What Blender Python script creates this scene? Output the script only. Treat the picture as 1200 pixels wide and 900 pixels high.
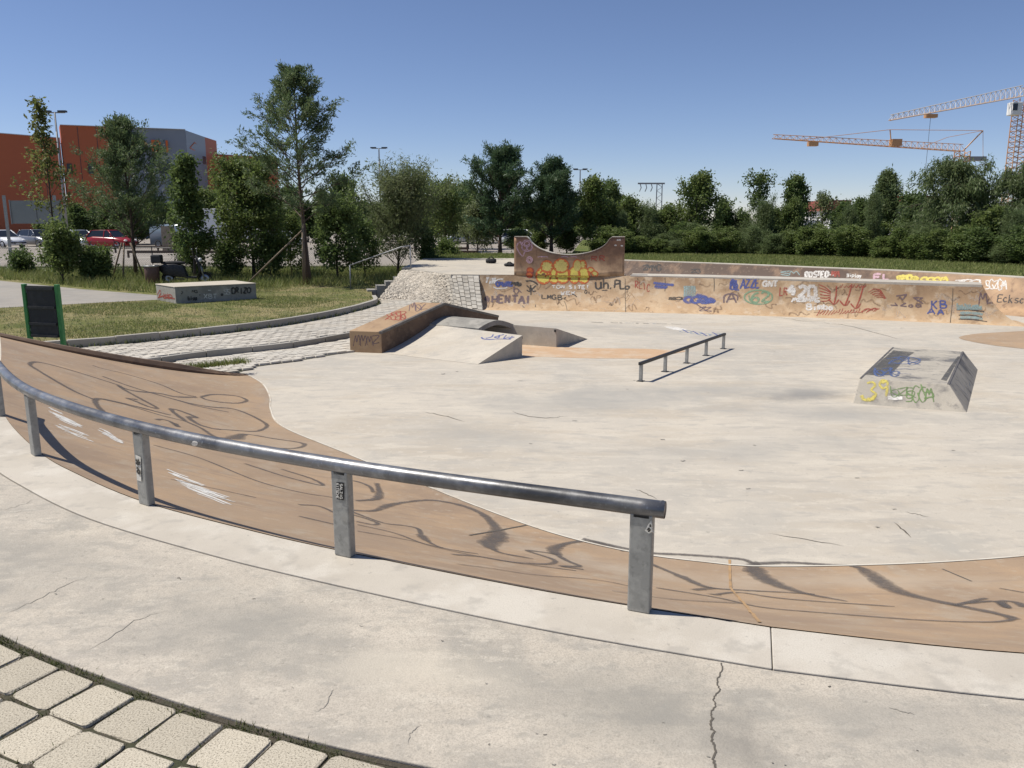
import bpy, bmesh, math, random
import numpy as np
from mathutils import Vector, Matrix
from mathutils.bvhtree import BVHTree
R = math.radians
random.seed(7); rng = np.random.default_rng(7)
for o in list(bpy.data.objects): bpy.data.objects.remove(o)
SC = bpy.context.scene; COL = SC.collection

# ------------------------------------------------------------------ camera, sky, sun, exposure
CAMH = 1.65; FPX = 950.0; PITCH = math.atan((450-258)/FPX)
cam = bpy.data.cameras.new('camera'); camo = bpy.data.objects.new('camera', cam); COL.objects.link(camo)
camo.location = (0, 0, CAMH); camo.rotation_euler = (math.pi/2-PITCH, 0, 0)
cam.sensor_width = 36; cam.lens = 36*FPX/1200; cam.clip_start = .05; cam.clip_end = 6000
SC.camera = camo
SUN_EL = R(58); TO_SUN = Vector((-.993*math.cos(SUN_EL), .12*math.cos(SUN_EL), math.sin(SUN_EL))).normalized()
world = bpy.data.worlds.new('World'); SC.world = world; world.use_nodes = True
wn = world.node_tree.nodes; wl = world.node_tree.links
sky = wn.new('ShaderNodeTexSky'); sky.sky_type = 'NISHITA'; sky.sun_disc = False
sky.sun_elevation = SUN_EL; sky.sun_rotation = math.atan2(TO_SUN.x, TO_SUN.y)
sky.altitude = 2500; sky.air_density = 1.0; sky.dust_density = .4; sky.ozone_density = 6.0
tint = wn.new('ShaderNodeMix'); tint.data_type = 'RGBA'; tint.blend_type = 'MULTIPLY'; tint.inputs[0].default_value = 1; tint.inputs[7].default_value = (1.08, .92, .90, 1)   # the camera's white balance
wl.new(sky.outputs[0], tint.inputs[6]); wl.new(tint.outputs[2], wn['Background'].inputs[0]); wn['Background'].inputs[1].default_value = .105
sun = bpy.data.lights.new('sun', 'SUN'); suno = bpy.data.objects.new('sun', sun); COL.objects.link(suno)
sun.energy = 5.0; sun.angle = R(.5); sun.color = (1, .95, .865)
suno.rotation_euler = TO_SUN.to_track_quat('Z', 'Y').to_euler(); suno.location = (-20, 10, 30)
SC.view_settings.view_transform = 'Standard'; SC.view_settings.look = 'None'
SC.view_settings.exposure = .15; SC.view_settings.gamma = 1
SC.render.resolution_x = 1024; SC.render.resolution_y = 768

# ------------------------------------------------------------------ pixel helpers (photo is 1200 x 900)
def ray(px, py):
    a = (px-600)/FPX; b = -(py-450)/FPX
    return Vector((a, math.cos(PITCH)+b*math.sin(PITCH), -math.sin(PITCH)+b*math.cos(PITCH)))
def U(px, py, z):                        # where the pixel's ray meets the level z
    d = ray(px, py); t = (z-CAMH)/d.z; return Vector((d.x*t, d.y*t, z))
def D(px, py, y):                        # where the pixel's ray meets the depth y
    d = ray(px, py); t = y/d.y; return Vector((d.x*t, y, CAMH+d.z*t))

# ------------------------------------------------------------------ materials
MATS = {}
class NT:
    def __init__(s, name):
        s.m = bpy.data.materials.new(name); s.m.use_nodes = True; s.t = s.m.node_tree
        s.b = s.t.nodes['Principled BSDF']; s.tc = s.n('ShaderNodeTexCoord'); MATS[name] = s.m
    def n(s, typ, **kw):
        nd = s.t.nodes.new(typ)
        for k, v in kw.items(): setattr(nd, k, v)
        return nd
    def l(s, a, b): s.t.links.new(a, b)
    def noise(s, scale, detail=4, rough=.55, stretch=None, off=0, dist=0):
        mp = s.n('ShaderNodeMapping'); s.l(s.tc.outputs['Object'], mp.inputs[0])
        mp.inputs['Location'].default_value = (off*13.7, off*7.1, off*3.3)
        if stretch: mp.inputs['Scale'].default_value = stretch
        nz = s.n('ShaderNodeTexNoise'); s.l(mp.outputs[0], nz.inputs['Vector'])
        nz.inputs['Scale'].default_value = scale; nz.inputs['Detail'].default_value = detail
        nz.inputs['Roughness'].default_value = rough; nz.inputs['Distortion'].default_value = dist
        return nz.outputs[0]
    def ramp(s, src, lo, hi, amt=1.0):
        mr = s.n('ShaderNodeMapRange'); s.l(src, mr.inputs[0])
        mr.inputs[1].default_value = lo; mr.inputs[2].default_value = hi
        mr.inputs[3].default_value = 0; mr.inputs[4].default_value = amt
        return mr.outputs[0]
    def mix(s, fac, a, b):
        mx = s.n('ShaderNodeMix', data_type='RGBA')
        for sock, v in ((mx.inputs[0], fac), (mx.inputs[6], a), (mx.inputs[7], b)):
            if hasattr(v, 'links'): s.l(v, sock)
            elif isinstance(v, (int, float)): sock.default_value = v
            else: sock.default_value = (*v, 1)
        return mx.outputs[2]
def mat(name, base, layers=(), rough=.8, metal=0, bumps=(), bump_d=.01, spec=None, rough_var=0):
    """layers: (colour, noise scale, lo, hi, amount, stretch); bumps: (scale, weight)"""
    s = NT(name); c = tuple(base); 
    col = s.n('ShaderNodeRGB'); col.outputs[0].default_value = (*c, 1); cur = col.outputs[0]
    for i, L in enumerate(layers):
        lc, sc, lo, hi, amt = L[:5]; st = L[5] if len(L) > 5 else None
        f = s.ramp(s.noise(sc, 6, .6, st, i+1), lo, hi, amt)
        cur = s.mix(f, cur, lc)
    s.l(cur, s.b.inputs['Base Color'])
    s.b.inputs['Roughness'].default_value = rough; s.b.inputs['Metallic'].default_value = metal
    if spec is not None: s.b.inputs['Specular IOR Level'].default_value = spec
    if rough_var:
        f = s.ramp(s.noise(9, 5, .6, None, 9), .35, .7, 1)
        mr = s.n('ShaderNodeMapRange'); s.l(f, mr.inputs[0]); mr.inputs[3].default_value = rough-rough_var; mr.inputs[4].default_value = rough+rough_var
        s.l(mr.outputs[0], s.b.inputs['Roughness'])
    prev = None
    for i, (sc, w) in enumerate(bumps):
        bp = s.n('ShaderNodeBump'); bp.inputs['Strength'].default_value = w; bp.inputs['Distance'].default_value = bump_d
        s.l(s.noise(sc, 5, .6, None, 20+i), bp.inputs['Height'])
        if prev: s.l(prev, bp.inputs['Normal'])
        prev = bp.outputs[0]
    if prev: s.l(prev, s.b.inputs['Normal'])
    return s.m
def leafmat(name, c1, c2, c3, trans=.35, rough=.55):
    s = NT(name)
    f = s.ramp(s.noise(.9, 3, .5), .38, .62, 1)
    cur = s.mix(f, c1, c2)
    g = s.n('ShaderNodeNewGeometry')
    f2 = s.ramp(g.outputs['Random Per Island'], .3, 1, .75)
    cur = s.mix(f2, cur, c3)
    s.l(cur, s.b.inputs['Base Color']); s.b.inputs['Roughness'].default_value = rough
    s.b.inputs['Specular IOR Level'].default_value = .35
    tr = s.n('ShaderNodeBsdfTranslucent'); s.l(cur, tr.inputs[0])
    mx = s.n('ShaderNodeMixShader'); mx.inputs[0].default_value = trans
    s.l(s.b.outputs[0], mx.inputs[1]); s.l(tr.outputs[0], mx.inputs[2])
    s.l(mx.outputs[0], s.t.nodes['Material Output'].inputs[0]); return s.m
def M(n): return MATS[n]

mat('concrete_floor', (.485, .44, .37), [((.41, .38, .33), .22, .44, .60, .7), ((.54, .485, .40), .55, .48, .62, .7), ((.35, .335, .30), .8, .54, .68, .65, (1, .35, 1)), ((.42, .36, .28), 1.5, .48, .64, .55, (.4, 1, 1)),
    ((.56, .51, .425), 2.6, .53, .63, .6, (.5, 1.6, 1)), ((.37, .345, .305), 4.2, .53, .63, .6, (.6, 1.5, 1)), ((.55, .50, .42), 9, .56, .65, .5), ((.24, .225, .195), 22, .63, .70, .5), ((.38, .345, .29), 90, .48, .62, .45)], .75, 0, [(60, .15), (7, .08)], .02, .25)
mat('concrete_deck', (.45, .405, .34), [((.37, .34, .295), .55, .45, .58, .7), ((.50, .445, .365), 1.1, .48, .60, .7), ((.28, .265, .235), 1.9, .54, .66, .8, (1, .55, 1)), ((.53, .475, .395), 3.6, .52, .62, .75, (.6, 1.4, 1)), ((.315, .295, .26), 5.5, .53, .62, .65, (.7, 1.5, 1)), ((.54, .49, .41), 11, .55, .63, .6, (.5, 1.2, 1)),
    ((.31, .29, .25), 19, .57, .65, .55), ((.56, .51, .43), 30, .59, .66, .5, (.6, 1, 1)), ((.20, .185, .16), 34, .63, .69, .6), ((.30, .27, .225), 150, .45, .62, .6), ((.52, .47, .39), 260, .52, .66, .4)], .8, 0, [(140, .3), (14, .12)], .008, .2)
mat('concrete_coping', (.50, .455, .385), [((.42, .38, .32), .9, .45, .60, .8), ((.57, .53, .46), 2.6, .5, .62, .7), ((.34, .315, .275), 7, .55, .66, .55), ((.27, .25, .22), 30, .63, .70, .6), ((.38, .345, .295), 170, .46, .64, .5)], .75, 0, [(140, .2)], .006, .2)
mat('concrete_pale', (.48, .43, .35), [((.39, .36, .31), .6, .45, .60, .75), ((.55, .495, .405), 1.8, .5, .64, .6), ((.29, .27, .235), 5, .57, .68, .5), ((.38, .34, .28), 80, .46, .62, .4)], .8, 0, [(60, .12)], .01, .25)
mat('concrete_grey', (.31, .295, .26), [((.22, .21, .19), 1.2, .45, .60, .75), ((.40, .375, .33), 4, .5, .64, .6), ((.14, .13, .12), 12, .58, .68, .55)], .85, 0, [(60, .15)], .01, .25)
mat('concrete_box', (.39, .355, .295), [((.10, .10, .105), 1.1, .52, .60, .9), ((.48, .435, .36), 2.6, .5, .62, .6), ((.16, .15, .145), 7, .56, .66, .6), ((.3, .275, .235), 90, .46, .62, .4)], .75, 0, [(60, .14)], .01, .3)
mat('bank_brown', (.355, .255, .165), [((.29, .205, .135), .6, .44, .60, .8), ((.42, .29, .175), 1.5, .48, .62, .75), ((.385, .31, .225), 3.5, .54, .66, .7, (1, .5, 1)), ((.27, .195, .135), 5, .54, .66, .6, (.25, 1.6, 1)), ((.44, .37, .28), 11, .58, .68, .5), ((.18, .13, .09), 42, .62, .69, .5), ((.29, .205, .135), 150, .46, .62, .4)], .62, 0, [(90, .1), (10, .05)], .01, .35)
mat('bank_dark', (.15, .095, .06), [((.10, .065, .045), 2, .45, .6, .8), ((.20, .13, .08), 6, .5, .65, .6)], .8)  # upstand: weathered bank brown, with its face's shade put into the colour
mat('ledge_side_shaded', (.15, .095, .06), [((.09, .06, .042), 1.8, .45, .6, .8), ((.22, .15, .095), 6, .52, .65, .6), ((.055, .04, .03), 14, .58, .68, .6)], .8)  # darker copy of the ledge brown: shade of its sides painted in
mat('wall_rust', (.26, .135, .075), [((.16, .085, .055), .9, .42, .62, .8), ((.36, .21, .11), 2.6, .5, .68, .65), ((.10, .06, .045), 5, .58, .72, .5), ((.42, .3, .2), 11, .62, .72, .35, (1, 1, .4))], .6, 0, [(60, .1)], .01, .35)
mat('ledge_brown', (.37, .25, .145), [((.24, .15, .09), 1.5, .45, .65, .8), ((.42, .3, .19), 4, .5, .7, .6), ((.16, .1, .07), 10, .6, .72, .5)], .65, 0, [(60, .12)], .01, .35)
mat('paint_patch', (.49, .33, .2), [((.52, .42, .31), 2.5, .45, .62, .8), ((.42, .27, .15), 7, .5, .68, .6)], .7)
mat('steel_edge', (.17, .155, .14), [((.09, .08, .07), 6, .5, .65, .8)], .55, .4)
mat('tube_steel', (.20, .20, .205), [((.32, .325, .33), 6, .5, .66, .8, (1, 1, 1)), ((.10, .10, .105), 2.2, .5, .62, .85), ((.20, .13, .09), 14, .6, .72, .45), ((.42, .44, .46), 60, .58, .72, .5)], .40, .55, [(120, .1)], .003, None, .12)
mat('galv_steel', (.30, .305, .295), [((.40, .405, .39), 14, .48, .6, .7), ((.20, .205, .20), 30, .55, .68, .6), ((.24, .21, .17), 5, .58, .7, .4)], .5, .55, [(80, .08)], .003)
mat('black_paint', (.018, .018, .02), [((.05, .05, .05), 12, .5, .7, .6)], .5)
mat('dark_metal', (.045, .045, .048), [((.09, .085, .08), 8, .5, .7, .6)], .5, .5)
mat('green_paint', (.035, .20, .05), [((.025, .13, .035), 6, .5, .7, .7)], .45)
mat('board_dark', (.022, .021, .022), [((.045, .042, .04), 7, .45, .7, .8), ((.10, .08, .07), 22, .66, .74, .4)], .6, 0, [(40, .15)], .01)
mat('paver_near', (.48, .43, .34), [((.39, .35, .28), 2.6, .45, .60, .7), ((.54, .49, .395), 130, .48, .58, .8), ((.17, .15, .115), 170, .52, .60, .8), ((.12, .105, .085), 4.5, .60, .70, .45), ((.46, .41, .32), 9, .52, .64, .4)], .9, 0, [(120, .7), (300, .3)], .004, .15)
mat('paver_path', (.47, .42, .345), [((.41, .39, .345), .8, .42, .62, .7), ((.57, .54, .48), 4, .5, .65, .6), ((.33, .31, .28), 12, .58, .7, .5)], .85)
mat('paver_joint', (.16, .15, .115), [((.10, .11, .06), 4, .5, .65, .7)], .95)
mat('stone_slope', (.46, .405, .33), [((.33, .295, .245), 3.1, .42, .58, .8), ((.58, .52, .43), 7.5, .5, .60, .8), ((.22, .2, .17), 16, .58, .68, .5)], .85)
mat('soil', (.06, .05, .034), [((.04, .045, .018), 9, .45, .6, .8), ((.12, .10, .07), 60, .55, .68, .7)], .95, 0, [(60, .6)], .02)
mat('kerb_concrete', (.34, .315, .27), [((.31, .295, .265), 1.6, .45, .65, .7), ((.2, .19, .17), 9, .6, .72, .5)], .8)
mat('lawn', (.15, .155, .055), [((.28, .23, .12), .45, .46, .58, .85), ((.10, .125, .04), 1.4, .5, .62, .7), ((.33, .275, .16), 4, .54, .64, .7), ((.08, .09, .03), 40, .5, .65, .6)], .95, 0, [(45, .6)], .05, .1)
mat('rough_grass', (.11, .14, .04), [((.17, .175, .06), .5, .45, .60, .8), ((.07, .095, .028), 2, .5, .62, .7), ((.21, .185, .085), 6, .56, .66, .5)], .95, 0, [(30, .7)], .08, .1)
mat('asphalt_path', (.29, .265, .23), [((.21, .2, .185), .5, .45, .65, .7), ((.33, .31, .28), 3, .5, .7, .5), ((.16, .155, .145), 40, .55, .68, .5)], .9)
mat('car_park', (.25, .22, .185), [((.23, .205, .18), .15, .45, .60, .7), ((.36, .32, .27), .6, .5, .65, .6)], .9)
mat('ground_far', (.12, .14, .06), [((.16, .14, .09), .05, .45, .65, .7)], .95)
mat('wood_stake', (.20, .15, .10), [((.12, .09, .06), 9, .45, .65, .7)], .8)
mat('wood_rail', (.10, .065, .045), [((.06, .04, .03), 5, .45, .65, .7)], .8)
mat('wood_fence', (.30, .25, .19), [((.2, .165, .12), 5, .45, .65, .7)], .85)
mat('bark', (.085, .065, .05), [((.045, .035, .028), 9, .42, .62, .8, (1, 1, .3)), ((.15, .11, .08), 22, .55, .68, .5)], .9, 0, [(30, .5)], .03)
mat('bark_pine', (.11, .075, .055), [((.055, .04, .03), 8, .42, .62, .8, (1, 1, .4)), ((.19, .13, .09), 18, .55, .68, .5)], .9, 0, [(30, .5)], .03)
leafmat('needle', (0.092, 0.144, 0.063), (0.135, 0.189, 0.077), (0.170, 0.200, 0.097), 0.35)
leafmat('needle_dark', (0.054, 0.105, 0.051), (0.081, 0.131, 0.061), (0.117, 0.168, 0.081), 0.32)
leafmat('leaf_dark', (0.084, 0.135, 0.041), (0.135, 0.189, 0.057), (0.157, 0.200, 0.069), 0.50)
leafmat('leaf_mid', (0.126, 0.185, 0.051), (0.152, 0.200, 0.057), (0.172, 0.200, 0.070), 0.50)
leafmat('leaf_olive', (0.157, 0.200, 0.083), (0.172, 0.200, 0.089), (0.182, 0.200, 0.104), 0.50)
leafmat('leaf_yellow', (0.135, 0.165, 0.045), (0.175, 0.185, 0.055), (0.20, 0.195, 0.075), .5)
leafmat('leaf_willow', (0.135, 0.193, 0.076), (0.153, 0.200, 0.077), (0.170, 0.200, 0.095), 0.50)
leafmat('grass_blade', (0.146, 0.195, 0.049), (0.195, 0.226, 0.067), (0.293, 0.275, 0.122), .35, .7)
leafmat('grass_dry', (0.220, 0.232, 0.091), (0.300, 0.287, 0.146), (0.300, 0.300, 0.207), .35, .7)
leafmat('moss', (0.067, 0.091, 0.024), (0.110, 0.134, 0.037), (0.183, 0.159, 0.073), .3, .8)
mat('facade_orange', (.46, .115, .04), [((.40, .098, .035), .12, .45, .65, .6)], .55)
mat('facade_grey', (.24, .26, .30), [((.2, .215, .25), .2, .45, .65, .6)], .45, .2)
mat('facade_trim', (.55, .55, .56), [], .5)
mat('facade_dark', (.03, .032, .036), [((.05, .05, .055), .5, .5, .7, .6)], .3)
mat('letter_orange', (.62, .13, .02), [], .5)
mat('window_glass', (.05, .06, .075), [((.10, .115, .13), .6, .45, .65, .8)], .12)
mat('billboard_back', (.27, .28, .275), [((.22, .23, .225), .8, .45, .65, .7)], .6)
mat('brick_far', (.25, .07, .05), [((.18, .055, .04), .5, .45, .65, .7)], .8)
mat('white_paint', (.74, .74, .72), [((.6, .6, .58), 2, .5, .7, .5)], .5)
mat('car_white', (.72, .73, .74), [], .25); mat('car_silver', (.46, .48, .50), [], .28, .5)
mat('car_red', (.28, .018, .02), [], .25); mat('car_blue', (.13, .17, .22), [], .3); mat('car_grey', (.20, .21, .23), [], .3, .4)
mat('car_glass', (.02, .024, .03), [], .06); mat('tyre', (.018, .018, .018), [], .85); mat('rim', (.38, .38, .40), [], .35, .8)
mat('lamp_glass', (.7, .7, .68), [], .15); mat('tail_red', (.35, .01, .01), [], .3); mat('plate_white', (.7, .7, .66), [], .5)
mat('bin_brown', (.115, .062, .048), [((.08, .045, .035), 9, .45, .65, .7)], .6)
mat('bin_rim', (.42, .41, .39), [], .4, .7)
mat('cloth_black', (.016, .016, .018), [((.03, .03, .033), 18, .45, .65, .7)], .85, 0, [(30, .4)], .02)
mat('crane_orange', (.55, .30, .14), [((.45, .23, .11), 1.5, .45, .65, .6)], .55)
mat('crane_white', (.62, .56, .50), [((.5, .42, .35), 1.5, .45, .65, .6)], .55)
mat('mast_grey', (.30, .30, .30), [], .55, .4)
mat('cable', (.06, .06, .06), [], .6)
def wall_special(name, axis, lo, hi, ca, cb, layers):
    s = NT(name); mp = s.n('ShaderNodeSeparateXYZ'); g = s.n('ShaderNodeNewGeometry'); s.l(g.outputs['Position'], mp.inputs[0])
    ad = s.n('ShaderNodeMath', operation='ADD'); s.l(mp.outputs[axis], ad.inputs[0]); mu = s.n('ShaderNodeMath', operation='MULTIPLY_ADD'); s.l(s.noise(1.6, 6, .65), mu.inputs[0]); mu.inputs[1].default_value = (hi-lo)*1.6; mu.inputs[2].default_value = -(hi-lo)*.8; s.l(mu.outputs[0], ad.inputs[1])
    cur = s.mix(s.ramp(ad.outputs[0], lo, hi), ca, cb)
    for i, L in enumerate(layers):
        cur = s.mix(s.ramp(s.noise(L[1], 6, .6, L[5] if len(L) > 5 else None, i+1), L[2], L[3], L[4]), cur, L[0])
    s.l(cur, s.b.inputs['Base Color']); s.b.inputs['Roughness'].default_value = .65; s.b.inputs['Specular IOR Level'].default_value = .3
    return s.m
_wl = [((.36, .245, .14), .6, .46, .58, .6), ((.56, .42, .27), 1.4, .5, .60, .7), ((.55, .45, .33), 3.2, .56, .66, .6), ((.20, .125, .075), 4.5, .57, .68, .5, (1, 1, .35)), ((.46, .36, .25), 8, .56, .66, .4), ((.13, .085, .06), 22, .62, .70, .45)]
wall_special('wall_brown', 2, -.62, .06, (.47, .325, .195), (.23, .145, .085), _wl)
wall_special('wall_ext', 2, .1, 1.0, (.56, .385, .23), (.30, .165, .10), [((.10, .055, .04), .9, .46, .6, .6), ((.33, .19, .10), 2.6, .52, .64, .55), ((.08, .05, .038), 6, .58, .68, .5, (1, 1, .35)), ((.42, .3, .2), 11, .62, .70, .3)])
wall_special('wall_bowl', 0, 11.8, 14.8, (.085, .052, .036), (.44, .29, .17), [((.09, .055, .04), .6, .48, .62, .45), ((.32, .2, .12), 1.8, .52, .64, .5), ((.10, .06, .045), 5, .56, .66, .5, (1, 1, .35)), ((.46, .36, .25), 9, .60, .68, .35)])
def stains(name, spots, scale=1.2):                           # worn, dirty patches at their own places on a surface
    m = MATS[name]; t = m.node_tree; b = t.nodes['Principled BSDF']; cur = b.inputs['Base Color'].links[0].from_socket
    g = t.nodes.new('ShaderNodeNewGeometry'); nz = t.nodes.new('ShaderNodeTexNoise'); nz.inputs['Scale'].default_value = scale; nz.inputs['Detail'].default_value = 8; nz.inputs['Roughness'].default_value = .65
    t.links.new(g.outputs['Position'], nz.inputs['Vector'])
    for (x, y, rx, ry, ang, col, amt) in spots:
        mp = t.nodes.new('ShaderNodeMapping'); mp.vector_type = 'TEXTURE'; mp.inputs['Location'].default_value = (x, y, 0); mp.inputs['Rotation'].default_value = (0, 0, ang); mp.inputs['Scale'].default_value = (rx, ry, 50)
        t.links.new(g.outputs['Position'], mp.inputs[0]); ln = t.nodes.new('ShaderNodeVectorMath'); ln.operation = 'LENGTH'; t.links.new(mp.outputs[0], ln.inputs[0])
        ad = t.nodes.new('ShaderNodeMath'); ad.operation = 'MULTIPLY_ADD'; t.links.new(nz.outputs[0], ad.inputs[0]); ad.inputs[1].default_value = 2.4; t.links.new(ln.outputs['Value'], ad.inputs[2])
        mr = t.nodes.new('ShaderNodeMapRange'); t.links.new(ad.outputs[0], mr.inputs[0]); mr.inputs[1].default_value = 2.25; mr.inputs[2].default_value = 1.15; mr.inputs[3].default_value = 0; mr.inputs[4].default_value = amt
        mx = t.nodes.new('ShaderNodeMix'); mx.data_type = 'RGBA'; t.links.new(mr.outputs[0], mx.inputs[0]); t.links.new(cur, mx.inputs[6]); mx.inputs[7].default_value = (*col, 1); cur = mx.outputs[2]
    t.links.new(cur, b.inputs['Base Color'])
_g = (.20, .195, .185); _d = (.33, .315, .285)
stains('concrete_floor', [(4.5, 12.3, 1.0, .6, .3, _g, .85), (3.0, 12.6, 2.6, .7, .1, _d, .8), (4.6, 11.0, 2.4, .6, -.2, _d, .75), (.8, 11.6, 2.2, 1.0, .2, _d, .7), (-.6, 10.0, 1.6, .7, -.5, _d, .6), (2.6, 9.2, 2.2, .6, .15, _d, .55), (6, 18.5, 4, 1.2, -.2, _d, .6), (1.5, 20.5, 3, .9, -.1, _d, .6), (4.2, 16.2, 1.4, .5, 1.0, _d, .6), (7.6, 9.4, 2, .7, .2, _d, .6)])
stains('concrete_deck', [(-1.2, 3.1, .8, .35, -.4, (.27, .255, .225), .75), (.4, 2.55, .7, .3, -.25, (.26, .245, .215), .8), (1.2, 2.45, .6, .25, -.2, (.28, .265, .235), .7), (-2.3, 3.7, .6, .4, -.5, (.29, .27, .235), .7), (-.3, 2.75, .45, .2, -.3, (.52, .47, .385), .7), (.75, 2.3, .12, .3, 0, (.22, .205, .18), .7)], 2.6)
stains('bank_brown', [(.9, 5.6, 1.2, .35, -.35, (.42, .345, .26), .7), (-2.4, 8.9, 1.5, .5, -.75, (.42, .34, .25), .65), (2.6, 5.5, 1.2, .3, 0, (.43, .35, .26), .7), (-3.5, 12.2, .5, 1.0, .2, (.23, .19, .16), .7), (-1.2, 5.4, 1.4, .4, -.6, (.25, .18, .125), .6), (1.6, 3.8, 1.4, .3, -.15, (.27, .19, .13), .6)], 2.0)
stains('tube_steel', [(.1, 3.45, .9, .5, -.4, (.045, .045, .046), .85), (-2.6, 4.9, .5, .3, -.5, (.07, .07, .07), .6)], 5)
def vary(name, lo, hi):                                       # every stone a little lighter or darker than the next
    t = MATS[name].node_tree; b = t.nodes['Principled BSDF']; cur = b.inputs['Base Color'].links[0].from_socket; oi = t.nodes.new('ShaderNodeObjectInfo'); mr = t.nodes.new('ShaderNodeMapRange'); t.links.new(oi.outputs['Random'], mr.inputs[0]); mr.inputs[3].default_value = lo; mr.inputs[4].default_value = hi
    hs = t.nodes.new('ShaderNodeHueSaturation'); t.links.new(mr.outputs[0], hs.inputs['Value']); t.links.new(cur, hs.inputs['Color']); t.links.new(hs.outputs[0], b.inputs['Base Color'])
vary('paver_near', .88, 1.08); vary('paver_path', .8, 1.12); vary('kerb_concrete', .85, 1.1); vary('concrete_coping', .96, 1.03)
# flat paints of the graffiti (spray paint, chalk, marker, tyre-black)
def spray(name, c, under=(.42, .29, .17), wear=.45, amax=.95, soft=(.45, .95)):
    m = mat(name, c, [(tuple(x*.8 for x in c), 5, .45, .65, .5)], .7); t = m.node_tree; b = t.nodes['Principled BSDF']
    at_ = t.nodes.new('ShaderNodeAttribute'); at_.attribute_name = 'fade'; tc = t.nodes.new('ShaderNodeTexCoord')
    def nz(sc): n = t.nodes.new('ShaderNodeTexNoise'); n.inputs['Scale'].default_value = sc; n.inputs['Detail'].default_value = 5; n.inputs['Roughness'].default_value = .65; t.links.new(tc.outputs['Object'], n.inputs['Vector']); return n.outputs[0]
    def mr(src, lo, hi, a, bb): r_ = t.nodes.new('ShaderNodeMapRange'); t.links.new(src, r_.inputs[0]); [setattr(r_.inputs[k], 'default_value', v) for k, v in ((1, lo), (2, hi), (3, a), (4, bb))]; return r_.outputs[0]
    ed = t.nodes.new('ShaderNodeMath'); ed.operation = 'MULTIPLY_ADD'; t.links.new(nz(40), ed.inputs[0]); ed.inputs[1].default_value = .9; t.links.new(at_.outputs['Fac'], ed.inputs[2])
    a1 = mr(ed.outputs[0], soft[0], soft[1], 0, amax); a2 = mr(nz(22), .45, .64, 1, 1-wear); a3 = mr(nz(2.6), .46, .64, 1, 1-wear*.7)
    m1 = t.nodes.new('ShaderNodeMath'); m1.operation = 'MULTIPLY'; t.links.new(a1, m1.inputs[0]); t.links.new(a2, m1.inputs[1]); m2 = t.nodes.new('ShaderNodeMath'); m2.operation = 'MULTIPLY'; t.links.new(m1.outputs[0], m2.inputs[0]); t.links.new(a3, m2.inputs[1]); t.links.new(m2.outputs[0], b.inputs['Alpha'])
spray('paint_black', (.045, .042, .042)); spray('paint_white', (.74, .71, .66), wear=.45); spray('paint_blue', (.075, .10, .30)); spray('paint_red', (.36, .07, .045), wear=.45)
spray('paint_yellow', (.70, .58, .12), wear=.15); spray('paint_olive', (.60, .50, .15), wear=.2); spray('paint_orange', (.55, .13, .035), wear=.12); spray('paint_green', (.21, .33, .20), wear=.5)
spray('paint_cyan', (.28, .38, .37), wear=.5); spray('paint_violet', (.16, .11, .12), wear=.4); spray('paint_pink', (.62, .40, .45)); spray('paint_chalk', (.74, .72, .67), (.37, .25, .15), .35)
spray('paint_lime', (.16, .25, .09), (.42, .4, .36), .5); spray('paint_yellowbox', (.62, .52, .12), (.42, .4, .36), .55); spray('paint_bluebox', (.09, .13, .27), (.35, .33, .31), .55)
spray('paint_wax', (.085, .083, .08), (.39, .355, .295), .45, .9, (.15, 1.1)); spray('paint_ghost', (.22, .14, .085), (.46, .31, .18), .6, .5, (.35, 1.2)); spray('paint_ghost_pale', (.60, .50, .40), (.46, .31, .18), .6, .5, (.35, 1.2)); spray('paint_floorblue', (.30, .36, .42), (.5, .47, .41), .7); spray('paint_tag', (.11, .095, .085), (.36, .25, .155), .28, .75, (.3, 1.05)); spray('paint_dust', (.19, .145, .10), (.36, .24, .14), .7)
mat('crack', (.10, .088, .072), [], .95); mat('crack_light', (.27, .25, .215), [], .95); mat('seam_orange', (.40, .25, .12), [((.25, .17, .1), 14, .48, .62, .8)], .85); mat('seam_pale', (.58, .54, .46), [((.4, .3, .2), 4, .5, .65, .7)], .8)
mat('stain', (.25, .24, .225), [((.44, .415, .365), 3, .40, .60, .95)], .8)
mat('sticker_black', (.015, .015, .016), [], .4); mat('sticker_white', (.62, .60, .54), [((.5, .48, .42), 20, .5, .7, .6)], .5)

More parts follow.
